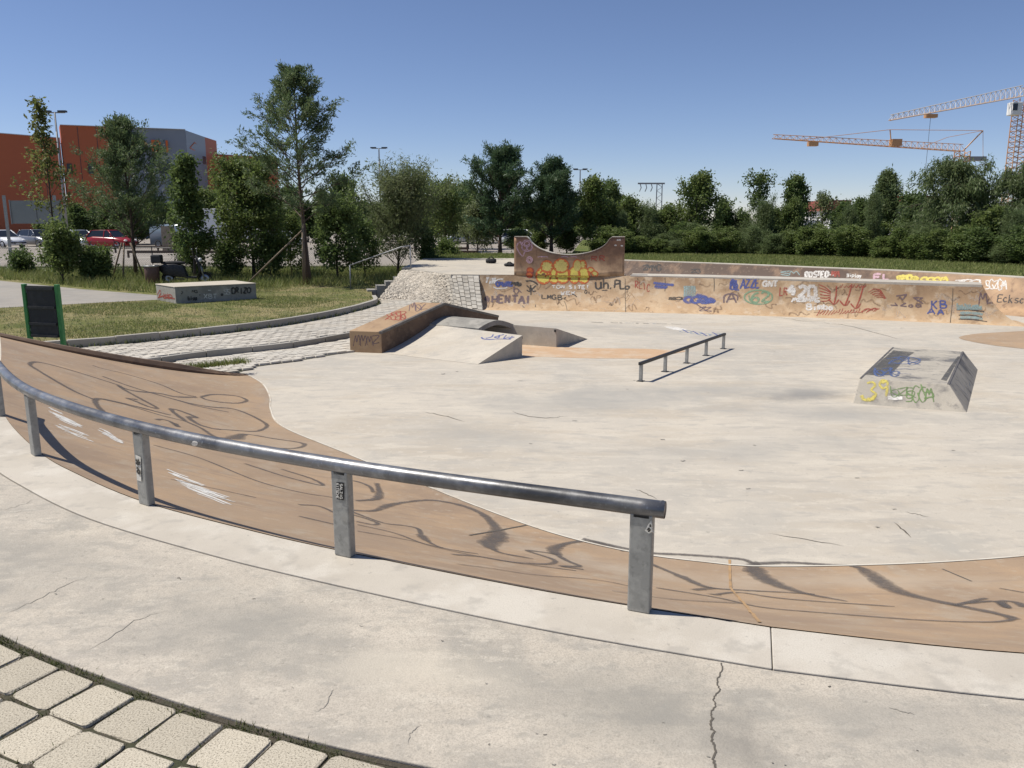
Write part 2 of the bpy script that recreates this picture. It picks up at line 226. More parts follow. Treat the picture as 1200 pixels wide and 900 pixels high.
# ------------------------------------------------------------------ mesh helpers
class MB:
    def __init__(s): s.v = []; s.f = []
    def add(s, vs, fs):
        o = len(s.v); s.v += [tuple(v) for v in vs]; s.f += [tuple(i+o for i in f) for f in fs]; return s
    def box(s, c, d, rz=0, ry=0, rx=0):
        m = Matrix.Translation(c) @ Matrix.Rotation(rz, 4, 'Z') @ Matrix.Rotation(ry, 4, 'Y') @ Matrix.Rotation(rx, 4, 'X')
        vs = [m @ Vector((x*d[0]/2, y*d[1]/2, z*d[2]/2)) for x in (-1, 1) for y in (-1, 1) for z in (-1, 1)]
        return s.add(vs, [(0, 1, 3, 2), (4, 6, 7, 5), (0, 4, 5, 1), (2, 3, 7, 6), (0, 2, 6, 4), (1, 5, 7, 3)])
    def hexa(s, b, t):                    # 4 bottom points, 4 top points
        return s.add(list(b)+list(t), [(3, 2, 1, 0), (4, 5, 6, 7), (0, 1, 5, 4), (1, 2, 6, 5), (2, 3, 7, 6), (3, 0, 4, 7)])
    def prism(s, poly, z0, z1):
        a = sum(poly[i][0]*poly[(i+1) % len(poly)][1]-poly[(i+1) % len(poly)][0]*poly[i][1] for i in range(len(poly)))
        if a < 0: poly = poly[::-1]
        n = len(poly)
        return s.add([(p[0], p[1], z0) for p in poly]+[(p[0], p[1], z1) for p in poly],
                     [tuple(range(n-1, -1, -1)), tuple(range(n, 2*n))]+[(i, (i+1) % n, n+(i+1) % n, n+i) for i in range(n)])
    def loft(s, rings, closed=True, caps=True):
        n = len(rings[0]); vs = [p for r in rings for p in r]; fs = []
        for i in range(len(rings)-1):
            for j in range(n if closed else n-1):
                fs.append((i*n+j, i*n+(j+1) % n, (i+1)*n+(j+1) % n, (i+1)*n+j))
        if caps and closed: fs += [tuple(range(n-1, -1, -1)), tuple((len(rings)-1)*n+j for j in range(n))]
        return s.add(vs, fs)
    def tube(s, pts, r, n=8, caps=True):
        pts = [Vector(p) for p in pts]; rs = r if isinstance(r, (list, tuple)) else [r]*len(pts); rings = []
        up = Vector((0, 0, 1)); prev = None
        for i, p in enumerate(pts):
            t = (pts[min(i+1, len(pts)-1)]-pts[max(i-1, 0)]).normalized()
            a = prev if prev is not None else (up if abs(t.z) < .9 else Vector((1, 0, 0)))
            x = (a-t*a.dot(t)).normalized(); prev = x; y = t.cross(x)
            rings.append([p+(x*math.cos(k*2*math.pi/n)+y*math.sin(k*2*math.pi/n))*rs[i] for k in range(n)])
        return s.loft(rings, True, caps)
    def lathe(s, prof, c=(0, 0, 0), n=16):
        c = Vector(c); return s.loft([[c+Vector((r*math.cos(k*2*math.pi/n), r*math.sin(k*2*math.pi/n), z)) for k in range(n)] for r, z in prof])
    def build(s, name, m, parent=None, smooth=False, bevel=0, label=None):
        off = parent_off(parent)
        me = bpy.data.meshes.new(name); me.from_pydata([(x-off[0], y-off[1], z-off[2]) for x, y, z in s.v], [], s.f)
        me.validate()
        if len(s.f) < 6000:
            bm = bmesh.new(); bm.from_mesh(me); bmesh.ops.recalc_face_normals(bm, faces=bm.faces); bm.to_mesh(me); bm.free()
        me.materials.append(M(m) if isinstance(m, str) else m)
        if smooth: me.polygons.foreach_set('use_smooth', [True]*len(me.polygons))
        fd = getattr(s, 'fade', None)
        if fd and len(fd) == len(me.vertices): me.attributes.new('fade', 'FLOAT', 'POINT').data.foreach_set('value', fd)
        o = bpy.data.objects.new(name, me); COL.objects.link(o)
        if parent: o.parent = parent
        if bevel:
            b = o.modifiers.new('bevel', 'BEVEL'); b.width = bevel; b.segments = 2; b.limit_method = 'ANGLE'
        if label: o['label'] = label
        return o
def parent_off(p):
    t = Vector((0, 0, 0))
    while p is not None: t += p.location; p = p.parent
    return t
def mesh_np(name, verts, faces, m, parent=None):            # numpy quads or tris
    off = parent_off(parent); verts = np.asarray(verts, np.float32)-np.array(off, np.float32); faces = np.asarray(faces, np.int32); k = faces.shape[1]
    me = bpy.data.meshes.new(name); me.vertices.add(len(verts)); me.vertices.foreach_set('co', verts.ravel())
    me.loops.add(faces.size); me.loops.foreach_set('vertex_index', faces.ravel())
    me.polygons.add(len(faces)); me.polygons.foreach_set('loop_start', np.arange(0, faces.size, k, dtype=np.int32)); me.polygons.foreach_set('loop_total', np.full(len(faces), k, np.int32))
    me.update(calc_edges=True); me.materials.append(M(m))
    o = bpy.data.objects.new(name, me); COL.objects.link(o)
    if parent: o.parent = parent
    return o
def tag(o, label=None, cat=None, group=None, kind=None):
    if label: o['label'] = label
    if cat: o['category'] = cat
    if group: o['group'] = group
    if kind: o['kind'] = kind
    return o
def thing(name, label, cat, loc=(0, 0, 0), group=None, rz=0):
    o = bpy.data.objects.new(name, None); COL.objects.link(o); o.location = loc; o.rotation_euler = (0, 0, rz)
    o.empty_display_size = .2; return tag(o, label, cat, group)
def struct(o, label=None):
    o['kind'] = 'structure'
    if label: o['label'] = label
    return o
def copy_tree(o, parent=None):
    c = o.copy(); COL.objects.link(c); c.parent = parent
    for ch in list(o.children): copy_tree(ch, c)
    return c
def spline(pts, n):                                          # Catmull-Rom, n samples evenly by arc length
    P = [Vector((*p, 0)) if len(p) == 2 else Vector(p) for p in pts]; P = [P[0]*2-P[1]]+P+[P[-1]*2-P[-2]]; out = []
    for i in range(1, len(P)-2):
        a, b, c, d = P[i-1:i+3]
        for k in range(16):
            t = k/16; out.append(.5*((2*b)+(c-a)*t+(2*a-5*b+4*c-d)*t*t+(3*b-a-3*c+d)*t**3))
    out.append(P[-2]); return resample(out, n)
def resample(out, n):
    cum = [0]
    for i in range(1, len(out)): cum.append(cum[-1]+(out[i]-out[i-1]).length)
    res = []; j = 0
    for k in range(n):
        s = cum[-1]*k/(n-1)
        while j < len(cum)-2 and cum[j+1] < s: j += 1
        u = (s-cum[j])/max(1e-9, cum[j+1]-cum[j]); res.append(out[j].lerp(out[j+1], u))
    return res
def offset(pts, d):                                          # to the left of travel
    r = []
    for i, p in enumerate(pts):
        t = (pts[min(i+1, len(pts)-1)]-pts[max(0, i-1)]); t.z = 0; t.normalize(); r.append(p+Vector((-t.y, t.x, 0))*d)
    return r
def xy(pts): return [(p[0], p[1]) for p in pts]
def inside(p, poly):
    c = False; j = len(poly)-1
    for i in range(len(poly)):
        xi, yi = poly[i][:2]; xj, yj = poly[j][:2]
        if (yi > p[1]) != (yj > p[1]) and p[0] < (xj-xi)*(p[1]-yi)/(yj-yi)+xi: c = not c
        j = i
    return c
def bvh(objs):
    vs = []; fs = []
    for o in objs:
        off = parent_off(o); k = len(vs); vs += [v.co+off for v in o.data.vertices]; fs += [tuple(i+k for i in p.vertices) for p in o.data.polygons]
    return BVHTree.FromPolygons(vs, fs)

def inside_np(Q, poly):
    P = np.array([(a[0], a[1]) for a in poly]); c = np.zeros(len(Q), bool); j = len(P)-1
    for i in range(len(P)):
        xi, yi = P[i]; xj, yj = P[j]
        if yi != yj:
            m = ((yi > Q[:, 1]) != (yj > Q[:, 1])) & (Q[:, 0] < (xj-xi)*(Q[:, 1]-yi)/(yj-yi)+xi); c ^= m
        j = i
    return c
# ------------------------------------------------------------------ the setting
FZ = -1.0                                                    # skate floor; the near deck is z = 0
struct(MB().add([(-3000, -3000, -1.45), (3000, -3000, -1.45), (3000, 3000, -1.45), (-3000, 3000, -1.45)], [(0, 1, 2, 3)]).build('ground', 'ground_far'))
floor = struct(MB().prism([(-5.6, 13.2), (-3.0, 9.5), (-1.0, 6.0), (1, 4), (40, 4), (40, 37), (1.2, 37), (1.2, 27.5), (-3.2, 27.5), (-3.2, 20), (-4.9, 15.2)], -1.3, FZ).build('skate_floor', 'concrete_floor'))

# near deck edge (E), foot of the bank (F); left part up to the seam, right part beyond it
E_L = [(-7.37, 11.58), (-6.35, 9.95), (-5.3, 8.2), (-4.36, 6.78), (-3.44, 5.68), (-2.86, 5.13), (-2.19, 4.6), (-1.38, 4.13), (-.86, 3.87), (-.16, 3.55), (.37, 3.33), (1.07, 3.085)]
E_R = [(1.07, 3.085), (1.53, 2.97), (1.98, 2.88), (3, 2.75), (4.5, 2.75), (6.5, 3.1), (9, 4.2), (12, 6.2)]
F_L = [(-4.6, 13.86), (-4.13, 13.11), (-3.72, 12.12), (-3.46, 11.27), (-3.02, 10.29), (-1.99, 9.1), (-1.06, 8.06), (-.32, 7.24), (.37, 6.57), (1.03, 6.15), (1.7, 5.93)]
F_R = [(1.7, 5.93), (1.99, 5.9), (2.66, 5.92), (3.36, 5.98), (4.11, 6.1), (5.3, 6.35), (7, 6.9), (9.5, 8.4), (11, 9.6)]
EL = spline(E_L, 90); ER = spline(E_R, 60); FL = spline(F_L, 90); FR = spline(F_R, 60)
NT_ = 22
def bank_pt(e, f, t):
    p = e.lerp(f, t); p.z = FZ*(1-(1-t)**1.35)+.004; return p
def bank(es, fs, name):
    rows = [[bank_pt(e, f, i/NT_) for i in range(NT_+1)] for e, f in zip(es, fs)]
    return struct(MB().loft(rows, False, False).build(name, 'bank_brown', None, True))
bankL = bank(EL, FL, 'bank'); bankR = bank([p+(q-p)*0 for p, q in zip(ER, ER)], FR, 'bank')
for o in (bankL, bankR): o.data.flip_normals() if o.data.polygons[0].normal.z < 0 else None
# low upstand round the far end of the bank
prof = [bank_pt(EL[0], FL[0], i/16) for i in range(17)]
side = Vector((-.62, .78, 0)); mb = MB(); rings = []
for i, p in enumerate(prof):
    t = i/16; h = .04+.07*math.sin(min(1, t/.75)*math.pi*.5+.1) if t < .7 else .10*(1-t)/.3*1.0+.01
    a = Vector((p.x, p.y, -1.3)); rings.append([p+Vector((.012, -.015, -.25)), p+Vector((.012, -.015, h*.4)), p+side*.035+Vector((0, 0, h)), p+side*.15+Vector((0, 0, h)), a+side*.17, a])
struct(mb.loft(rings).build('bank_upstand', 'bank_dark'))

# deck: coping slabs along the edge, then the main slab, then the paver strip
eall = EL+ER[1:]
J = offset(eall, -.325); J2 = offset(eall, -.333)            # travel is left to right, the deck lies on the right-hand side
def slab(a, b, z0, z1, name, m, bev=0, parent=None):
    return MB().prism(xy(a)+xy(b)[::-1], z0, z1).build(name, m, parent, False, bev)
cop = struct(MB().prism(xy(offset(eall, -.004))+xy(offset(eall, -.32))[::-1], -1.35, -.03).build('coping', 'concrete_grey'))
iseam = len(EL)-1
offA = offset(eall, .002); offB = offset(eall, -.325)
def cslab(i0, i1, g0, g1):
    a = [q.copy() for q in offA[i0:i1+1]]; b = [q.copy() for q in offB[i0:i1+1]]; t0 = (eall[min(i0+1, len(eall)-1)]-eall[max(0, i0-1)]).normalized(); t1 = (eall[min(i1+1, len(eall)-1)]-eall[i1-1]).normalized()
    a[0] += t0*g0; b[0] += t0*g0; a[-1] -= t1*g1; b[-1] -= t1*g1
    return slab(a, b, -.029, 0, 'coping_slab', 'concrete_coping', .004, cop)
cslab(0, 34, 0, .001); cslab(34, iseam, .001, .0018); cslab(iseam, iseam+34, .0018, .001); cslab(iseam+34, len(eall)-1, .002, 0)
PV = spline([(-8.6, 10.6), (-6.0, 7.2), (-4.2, 4.85), (-2.9, 3.6), (-2.09, 3.04), (-1.4, 2.67), (-.76, 2.39), (-.26, 2.22), (.4, 2.03), (1.5, 1.8), (4, 1.7), (12, 3.0)], 160)
deck = struct(MB().prism(xy(J2)+xy(PV)[::-1], -1.35, -.003).build('deck', 'concrete_deck', None, False, .004))
struct(MB().prism(xy(offset(PV, -.004))+[(14, -8), (-14, -8)], -1.35, -.011).build('paver_bed', 'soil'))
# square pavers laid in rows along the joint
pav = struct(MB().prism(xy(offset(PV, -.012))[24:126]+xy(offset(PV, -.026))[24:126][::-1], -.2, -.009).build('edge_strip', 'soil'))
pfield = struct(MB().prism([(-3.2, .6), (.6, .6), (.6, .7), (-3.2, .7)], -.2, -.06).build('paved_strip', 'paver_joint'))
pmesh = []
for k in range(6):
    bm = bmesh.new(); w = .195
    ringd = [(0, .012), (.004, .004), (.012, 0)]
    vs = []
    for (dz, ins) in ((-.07, 0), (-.008, .0), (-.0025, .0015), (0, .006)):
        h = w/2-ins; r = []
        for cx, cy, a0 in ((1, 1, 0), (-1, 1, 90), (-1, -1, 180), (1, -1, 270)):
            for da in (0, 45, 90):
                a = R(a0+da); rr = .014*(1+1.8*random.random()*(k % 2))
                r.append(Vector((cx*(h-rr)+rr*math.cos(a)+random.uniform(-1, 1)*.003, cy*(h-rr)+rr*math.sin(a)+random.uniform(-1, 1)*.003, dz+random.uniform(-1, 1)*.0008)))
        vs.append(r)
    m_ = MB().loft(vs); me = bpy.data.meshes.new('paver'); me.from_pydata(m_.v, [], m_.f); me.materials.append(M('paver_near')); pmesh.append(me); bm.free()
npv = 0
for row in range(9):
    line = offset(PV, -(.038+.098+row*.2085)); cum = 0; pos = (row % 2)*.104+.03
    for i in range(1, len(line)):
        seg = (line[i]-line[i-1]); L = seg.length
        while pos < cum+L:
            p = line[i-1]+seg*((pos-cum)/L); pos += .2085
            if -3.9 < p.x < 1.5 and p.y > .9:
                o = bpy.data.objects.new('paver', pmesh[npv % 6]); COL.objects.link(o); o.parent = pfield; npv += 1
                o.location = p+Vector((random.uniform(-.004, .004), random.uniform(-.004, .004), random.uniform(-.006, .001)))
                o.rotation_euler = (random.uniform(-.02, .02), random.uniform(-.02, .02), math.atan2(seg.y, seg.x)+random.uniform(-.04, .04))
        cum += L

# terraces on the left: lower paved strip, paved path, kerb, lawn
LW = [p.copy() for p in prof]
FLo = [(-4.87, 13.98), (-4.72, 14.7), (-4.1, 15.35), (-3.33, 16.40)]
STP = spline([(-8.4, 12.9), (-6.9, 14.45), (-6.42, 15.05), (-5.87, 15.7), (-4.75, 16.55), (-3.68, 18.22), (-2.9, 19.9), (-2.5, 22), (-2.4, 24.5)], 40)
KRB = spline([(-9.6, 15.5), (-8.9, 16.0), (-7.92, 16.7), (-5.98, 18.81), (-4.88, 20.99), (-4.28, 23.2), (-4.1, 24.6), (-4.35, 25.9)], 48)
low = struct(MB().prism(FLo+[(-3.0, 16.45), (-1.6, 18.8), (-1.1, 22.0), (-1.1, 24.2), (-2.4, 25)]+xy(STP)[::-1]+[(-7.2, 12.35), (-5.9, 13.55)], -1.3, -.99).build('lower_paved_path', 'paver_joint'))
upp = struct(MB().prism(xy(STP)+[(-2.3, 25.6), (-3, 26.6), (-4.3, 26.6)]+xy(KRB)[::-1]+[(-9.8, 14.6)], -1.3, -.875).build('upper_paved_path', 'paver_joint'))
lawn = struct(MB().prism([(-9.8, 14.5)]+xy(offset(KRB, .10))+[(-4.7, 27.2), (-4.9, 29), (-3.9, 29.2), (-3.9, 36.5), (-60, 36.5), (-60, 12), (-9, 10.2), (-7.75, 11.7), (-8.6, 13.3)], -1.3, -.72).build('lawn', 'lawn'))
struct(MB().prism([(-8.45, 12.85), (-7.75, 11.75), (-7.3, 12.3), (-6.2, 13.5), (-6.9, 14.35)], -1.3, -.80).build('grass_wedge', 'lawn'))
struct(MB().prism([(-50, 38.4), (-50, 34), (-30, 32.6), (-20.55, 32.6), (-15, 28.4), (-11.4, 26.1), (-9.6, 25.4), (-9.9, 24.75), (-10.8, 24.6), (-14.1, 22.3), (-20, 19), (-60, 9.8), (-60, 30)], -1.2, -.714).build('asphalt_path', 'asphalt_path'))
def kerb(line, name, w, z0, z1, m, n):
    k = struct(MB().prism(xy(line)+xy(offset(line, w*.98))[::-1], z0-.3, z1-.03).build(name, 'paver_joint'))
    pts = resample(line, n*4+1)
    for i in range(n):
        seg = [p.copy() for p in pts[i*4:i*4+5]]; d = (seg[-1]-seg[0]).normalized(); seg[0] += d*.006; seg[-1] -= d*.006
        dz = random.uniform(-.006, .006)
        MB().prism(xy(offset(seg, -.012))+xy(offset(seg, w))[::-1], z0-.2, z1+dz).build('kerb_stone', m, k, False, .012)
kerb(KRB, 'kerb', .12, -.85, -.69, 'kerb_concrete', 14)
kerb(STP, 'step_edge', .10, -.99, -.845, 'kerb_concrete', 15)
# paving stones of the two paths: the nearest ones one by one, the rest as one mass
def pave(poly, z, ang, sx, sy, parent, nmax, org, gap=.014):
    ca, sa = math.cos(ang), math.sin(ang); I, J_ = np.meshgrid(np.arange(-60, 90), np.arange(-70, 90)); a = ((I+.5*(J_ % 2))*sx).ravel(); b = (J_*sy).ravel()
    Q = np.column_stack([org[0]+a*ca-b*sa, org[1]+a*sa+b*ca]); pts = [tuple(q) for q in Q[inside_np(Q, poly)]]
    pts.sort(key=lambda p: p[0]**2+p[1]**2)
    mes = []
    for k in range(3):
        m_ = MB(); q = random.uniform(-.004, .004); m_.hexa([(-sx/2+gap/2, -sy/2+gap/2, -.03), (sx/2-gap/2, -sy/2+gap/2, -.03), (sx/2-gap/2, sy/2-gap/2, -.03), (-sx/2+gap/2, sy/2-gap/2, -.03)],
            [(-sx/2+gap, -sy/2+gap, 0), (sx/2-gap, -sy/2+gap, 0), (sx/2-gap, sy/2-gap, .0), (-sx/2+gap, sy/2-gap, 0)])
        me = bpy.data.meshes.new('paver'); me.from_pydata(m_.v, [], m_.f); me.materials.append(M('paver_path')); mes.append(me)
    for i, p in enumerate(pts[:nmax]):
        o = bpy.data.objects.new('paver', mes[i % 3]); COL.objects.link(o); o.parent = parent; o.location = (p[0], p[1], z+random.uniform(-.006, .004)); o.rotation_euler = (random.uniform(-.02, .02), random.uniform(-.02, .02), ang)
    if len(pts) > nmax:
        m_ = MB()
        for p in pts[nmax:]: m_.box((p[0], p[1], z-.02+random.uniform(-.006, .004)), (sx-gap, sy-gap, .04), ang)
        tag(m_.build('pavers', 'paver_path', parent), kind='stuff')
lowpoly = FLo+[(-3.0, 16.4), (-3.1, 17.0), (-2.4, 18.4)]+xy(offset(STP, -.06))[::-1][6:]+[(-7.1, 12.5), (-5.9, 13.75)]
upppoly = xy(offset(STP, .14))[4:]+[(-2.4, 25.2), (-3, 26.2), (-4.1, 26.2)]+xy(offset(KRB, -.04))[::-1]+[(-9.0, 14.9)]
pave(lowpoly, -.955, R(40), .22, .15, low, 160, (-5, 15))
pave(upppoly, -.848, R(47), .24, .16, upp, 290, (-6, 18))

# back deck, slope of stones and slope of blocks, stairs
TOPF = spline([(-1.0, 25.2), (1.2, 25.15), (3.5, 24.9), (6.2, 24.05), (8.42, 23.1), (10.38, 22.2), (12.3, 21.3)], 80)
BASF = spline([(-.85, 24.3), (1.27, 24.12), (3.38, 23.75), (6.09, 23.1), (8.3, 22.42), (10.35, 21.65), (13.25, 20.35)], 80)
struct(MB().prism([(-3.5, 27.9), (-2.9, 27.1), (-1.9, 25.35), (-1.0, 25.24), (1.2, 25.19), (3.5, 24.94), (3.5, 36.3), (-3.9, 36.3), (-3.9, 28.9), (-3.5, 28.9)], -1.35, -.002).build('back_deck', 'concrete_pale'))
sb = spline([(-4.28, 26.0, -.86), (-3.3, 26.0, -.9), (-2.2, 25.4, -.96), (-1.55, 24.65, -1.0), (-.87, 24.28, -1.0)], 40); st = spline([(-3.75, 28.0, -.03), (-2.95, 27.05, -.03), (-2.3, 26.0, -.03), (-1.8, 25.35, -.03), (-1.02, 25.22, -.03)], 40)
slope = struct(MB().loft([[a+Vector((0, 0, -.4)), a, b, b+Vector((0, 0, -.9))] for a, b in zip(sb, st)]).build('stone_slope', 'kerb_concrete'))
m_ = MB(); rs = random.Random(3)
for i in range(46):                                          # irregular stones, left part
    for j in range(20):
        u = (i+.5*(j % 2)+rs.uniform(-.3, .3))/67; v = (j+.5+rs.uniform(-.3, .3))/20
        k = max(0, min(38.99, u*39)); a = sb[int(k)].lerp(sb[int(k)+1], k % 1); b = st[int(k)].lerp(st[int(k)+1], k % 1); p = a.lerp(b, max(0, min(1, v)))
        n = Vector((-.55, -.75, .75)).normalized(); x = Vector((.8, -.55, 0)).normalized(); y = n.cross(x); s = rs.uniform(.034, .056); q = rs.randint(5, 7); a0 = rs.random()*6
        n = (n+Vector((rs.uniform(-.35, .35), rs.uniform(-.35, .35), rs.uniform(-.35, .35)))).normalized()
        base = [p+(x*math.cos(a0+w*6.28/q)*1.25+y*math.sin(a0+w*6.28/q))*s*rs.uniform(.8, 1.2) for w in range(q)]
        m_.loft([[c-n*.03 for c in base], [c+n*.008 for c in base], [p+(c-p)*.72+n*rs.uniform(.012, .03) for c in base]])
tag(m_.build('stones', 'stone_slope', slope), kind='stuff')
for i in range(7):                                           # squared blocks, right part
    for j in range(9):
        u0 = 27.2+i*1.68; u1 = u0+1.62
        def at(u, v):
            k = min(38.99, u); return sb[int(k)].lerp(sb[int(k)+1], k % 1).lerp(st[int(k)].lerp(st[int(k)+1], k % 1), v)
        jj = .5*(i % 2)/9*.6; v0 = min(.97, j/9+.006+jj); v1 = min(.995, (j+1)/9-.006+jj)
        if v1-v0 < .03: continue
        q = [at(u0, v0), at(u1, v0), at(u1, v1), at(u0, v1)]; n = (q[1]-q[0]).cross(q[3]-q[0]).normalized(); n = n if n.z > 0 else -n; h = rs.uniform(.012, .03)
        cc = sum(q, Vector())/4
        MB().hexa([p-n*.02 for p in q], [cc+(p-cc)*.95+n*h for p in q]).build('stone_block', 'paver_path', slope)
stairs = thing('stairs', 'short grey concrete stairs beside the stone slope, under the tube handrail', 'stairs', (-5.0, 27.6, -.72))
for i in range(5):
    MB().box((-4.95+i*.3+.15, 27.75+i*.07, -1.0+(.135*(i+1))/2+.10), (.3, .55, .24+.135*(i+1)-.02), R(14)).build('step', 'concrete_grey', stairs, False, .008)

# quarter pipe in front, with its deck strip, hip end and raised extension
qp = thing('quarter_pipe', 'long brown quarter pipe covered in graffiti with pale coping strip, across the skate floor', 'quarter pipe', (4, 24, FZ))
def qprofile(b, t, h): p = b.lerp(t, h); p.z = FZ+(h**2.3)*(0-FZ)-.012*(h); return p
rows = [[qprofile(b, t, i/14) for i in range(15)] for b, t in zip(BASF, TOPF)]
qface = MB().loft(rows, False, False).build('ramp_face', 'wall_brown', qp, True)
if qface.data.polygons[5].normal.y > 0: qface.data.flip_normals()
i3 = 26                                                      # deck strip and back of the island right of the extension
tb = offset(TOPF, .95); bb = offset(TOPF, 1.75)
rows = [[tb[i]+Vector((0, 0, -.015)), tb[i].lerp(bb[i], .3)+Vector((0, 0, -.5)), bb[i]+Vector((0, 0, FZ))] for i in range(i3, 80)]
MB().loft(rows, False, False).build('back_face', 'wall_brown', qp, True)
MB().prism(xy(offset(TOPF, -.012)[i3:])+xy(offset(TOPF, .95)[i3:])[::-1], -.10, .002).build('coping', 'concrete_coping', qp, False, .006)
hip_top = [qprofile(BASF[-1], TOPF[-1], i/14) for i in range(15)]
e2 = (TOPF[-1]-TOPF[-2]).normalized(); hb = []
for i, p in enumerate(hip_top):
    q = tb[-1].copy(); q += e2*(.95*(1-i/14)); q.z = p.z; hb.append(q)
MB().loft([[a, b] for a, b in zip(hip_top, hb)], False, False).build('hip_face', 'wall_brown', qp, True)
def xcol(px): 
    best = min(range(80), key=lambda i: abs((TOPF[i].x/(TOPF[i].y*math.cos(PITCH)+CAMH*math.sin(PITCH)))*FPX+600-px)); return TOPF[best]
m_ = MB(); N = 44; a = xcol(604); b = xcol(734); back = Vector((.04, .22, 0)); lo = []; hi = []
for i in range(N+1):
    t = i/N; p = a.lerp(b, t); z = 1.14
    if .13 < t < .87: c = (t-.5)/.37; z = .60+(1.14-.60)*(1-math.sqrt(max(0, 1-c*c*.985)))/(1-math.sqrt(.015))
    lo.append(p+Vector((0, .0, -.02))); hi.append(p+Vector((0, .0, z)))
def lean(z): return .15*(1-math.exp(-max(0, z)*2.6))
rg = []
for l, h in zip(lo, hi):
    col = []
    for k in range(9):
        q = l.lerp(h, k/8); q.y += lean(q.z)-.004; col.append(q)
    t_ = col[-1]; rg.append(col+[t_+back*.9, Vector((l.x, l.y+.36, l.z))+Vector((.04, 0, 0))])
ext = MB().loft(rg).build('extension', 'wall_ext', qp, True)
for f_ in ext.data.polygons: f_.use_smooth = f_.normal.y < -.2 and abs(f_.normal.x) < .5
tops = [r_[8] for r_ in rg]
MB().loft([[h+Vector((0, -.012, .001)), h+Vector((0, -.012, .022)), h+back+Vector((0, .01, .022)), h+back+Vector((0, .01, .001))] for h in tops]).build('extension_rim', 'seam_pale', qp)
# second wall behind
T2 = spline([(3.52, 35.5), (4.84, 34.4), (8.25, 31.66), (10.71, 29.33), (12.84, 27.32), (14.16, 25.56), (15.07, 24.0), (15.9, 22.1), (16.3, 20), (16.3, 17)], 90)
B2 = offset(T2, -1.35)
q2 = thing('quarter_pipe', 'curved rust-brown bowl wall behind the long quarter pipe, with grass above it', 'quarter pipe', (12, 27, FZ))
def q2p(b, t, h): p = b.lerp(t, h); p.z = FZ+(h**2.3)*1.0-.01*h; return p
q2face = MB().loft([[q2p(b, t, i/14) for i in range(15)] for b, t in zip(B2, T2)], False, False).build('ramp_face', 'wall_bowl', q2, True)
MB().prism(xy(offset(T2, -.01))+xy(offset(T2, .42))[::-1], -.5, .004).build('coping', 'concrete_coping', q2, False, .006)
# bank that rises out to the right
cb = spline([(12.9, 19.75), (11.2, 19.2), (10.45, 18.7), (10.2, 18.2), (10.35, 17.4), (10.74, 16.82), (11.6, 15.6), (13, 14.2)], 40)
MBk = MB().loft([[p+Vector((0, 0, FZ+.004)), p.lerp(Vector((14.6, 17.8, 0)), .45)+Vector((0, 0, FZ+.10)), p.lerp(Vector((14.9, 17.6, 0)), .8)+Vector((0, 0, FZ+.42)), Vector((14.9, 17.6, FZ+.6))+(p-Vector((14.9, 17.6, 0)))*.05] for p in cb], False, False)
bk3 = struct(MBk.build('bank', 'bank_brown', None, True))
# grass above the bowl wall and car park on the left
t2o = offset(T2, .415)
struct(MB().prism(xy(t2o)+[(17, 5), (90, 5), (90, 70), (6, 70), (3, 41.5), (-3.9, 41.5), (-3.9, 36.33), (3.0, 36.33)], -1.4, -.003).build('grass_bank', 'rough_grass'))
struct(MB().prism([(-3.9, 36.5), (-60, 36.5), (-60, 40), (-3.9, 41.4)], -1.35, -.70).build('verge', 'rough_grass'))
struct(MB().prism([(-200, 39.9), (-60, 39.9), (-3.8, 41.5), (2.9, 41.6), (6, 70.1), (90, 70.1), (90, 150), (-200, 150)], -1.4, -.62).build('car_park', 'car_park'))
struct(MB().prism([(.16, 17.46), (.94, 17.07), (1.72, 16.92), (2.78, 16.84), (3.66, 16.55), (2.62, 15.58), (1.67, 15.62), (.22, 15.86)], -1.05, FZ+.004).build('paint_patch', 'paint_patch'))
# ------------------------------------------------------------------ skate furniture
# curved grind rail on the deck edge
posts = [(.55, 3.238), (-.838, 3.825), (-2.165, 4.575), (-3.415, 5.605), (-4.40, 6.80)]
gr = thing('grind_rail', 'curved galvanised tube grind rail on square posts along the deck edge', 'grind rail', (-2.1, 4.5, 0))
ZR = .468; TR = .037
path = spline([(.625, 3.21)]+[p for p in posts]+[(-4.66, 7.2)], 70)
MB().tube([Vector((p.x, p.y, ZR)) for p in path], TR, 16).build('rail_tube', 'tube_steel', gr, True)
e0 = path[0]; MB().tube([Vector((e0.x, e0.y, ZR))+(path[0]-path[1]).normalized()*d for d in (-.002, .004, .012, .0165)], [TR+.001, TR+.0015, TR-.004, .012], 16).build('end_cap', 'tube_steel', gr, True)
rposts = []
for i, p in enumerate(posts):
    q = min(range(70), key=lambda k: (path[k]-Vector((*p, 0))).length); t = path[min(q+1, 69)]-path[max(q-1, 0)]
    rz = math.atan2(t.y, t.x)
    po = MB().box((p[0], p[1], (ZR-.025)/2), (.098, .048, ZR-.025), rz).build('post', 'galv_steel', gr, False, .006); rposts.append(po)
    MB().box((p[0], p[1], ZR-.034), (.066, .048, .012), rz).build('weld_plate', 'dark_metal', po)
# stickers on posts
def sticker(px0, py0, px1, py1, po, name, m, lift=.002):
    T = bvh([po]); q = []
    for px, py in ((px0, py1), (px1, py1), (px1, py0), (px0, py0)):
        h = T.ray_cast(Vector((0, 0, CAMH)), ray(px, py).normalized())
        if h[0] is None: return None
        q.append(h[0]+h[1]*lift)
    return MB().add(q, [(0, 1, 2, 3)]).build(name, m, po)
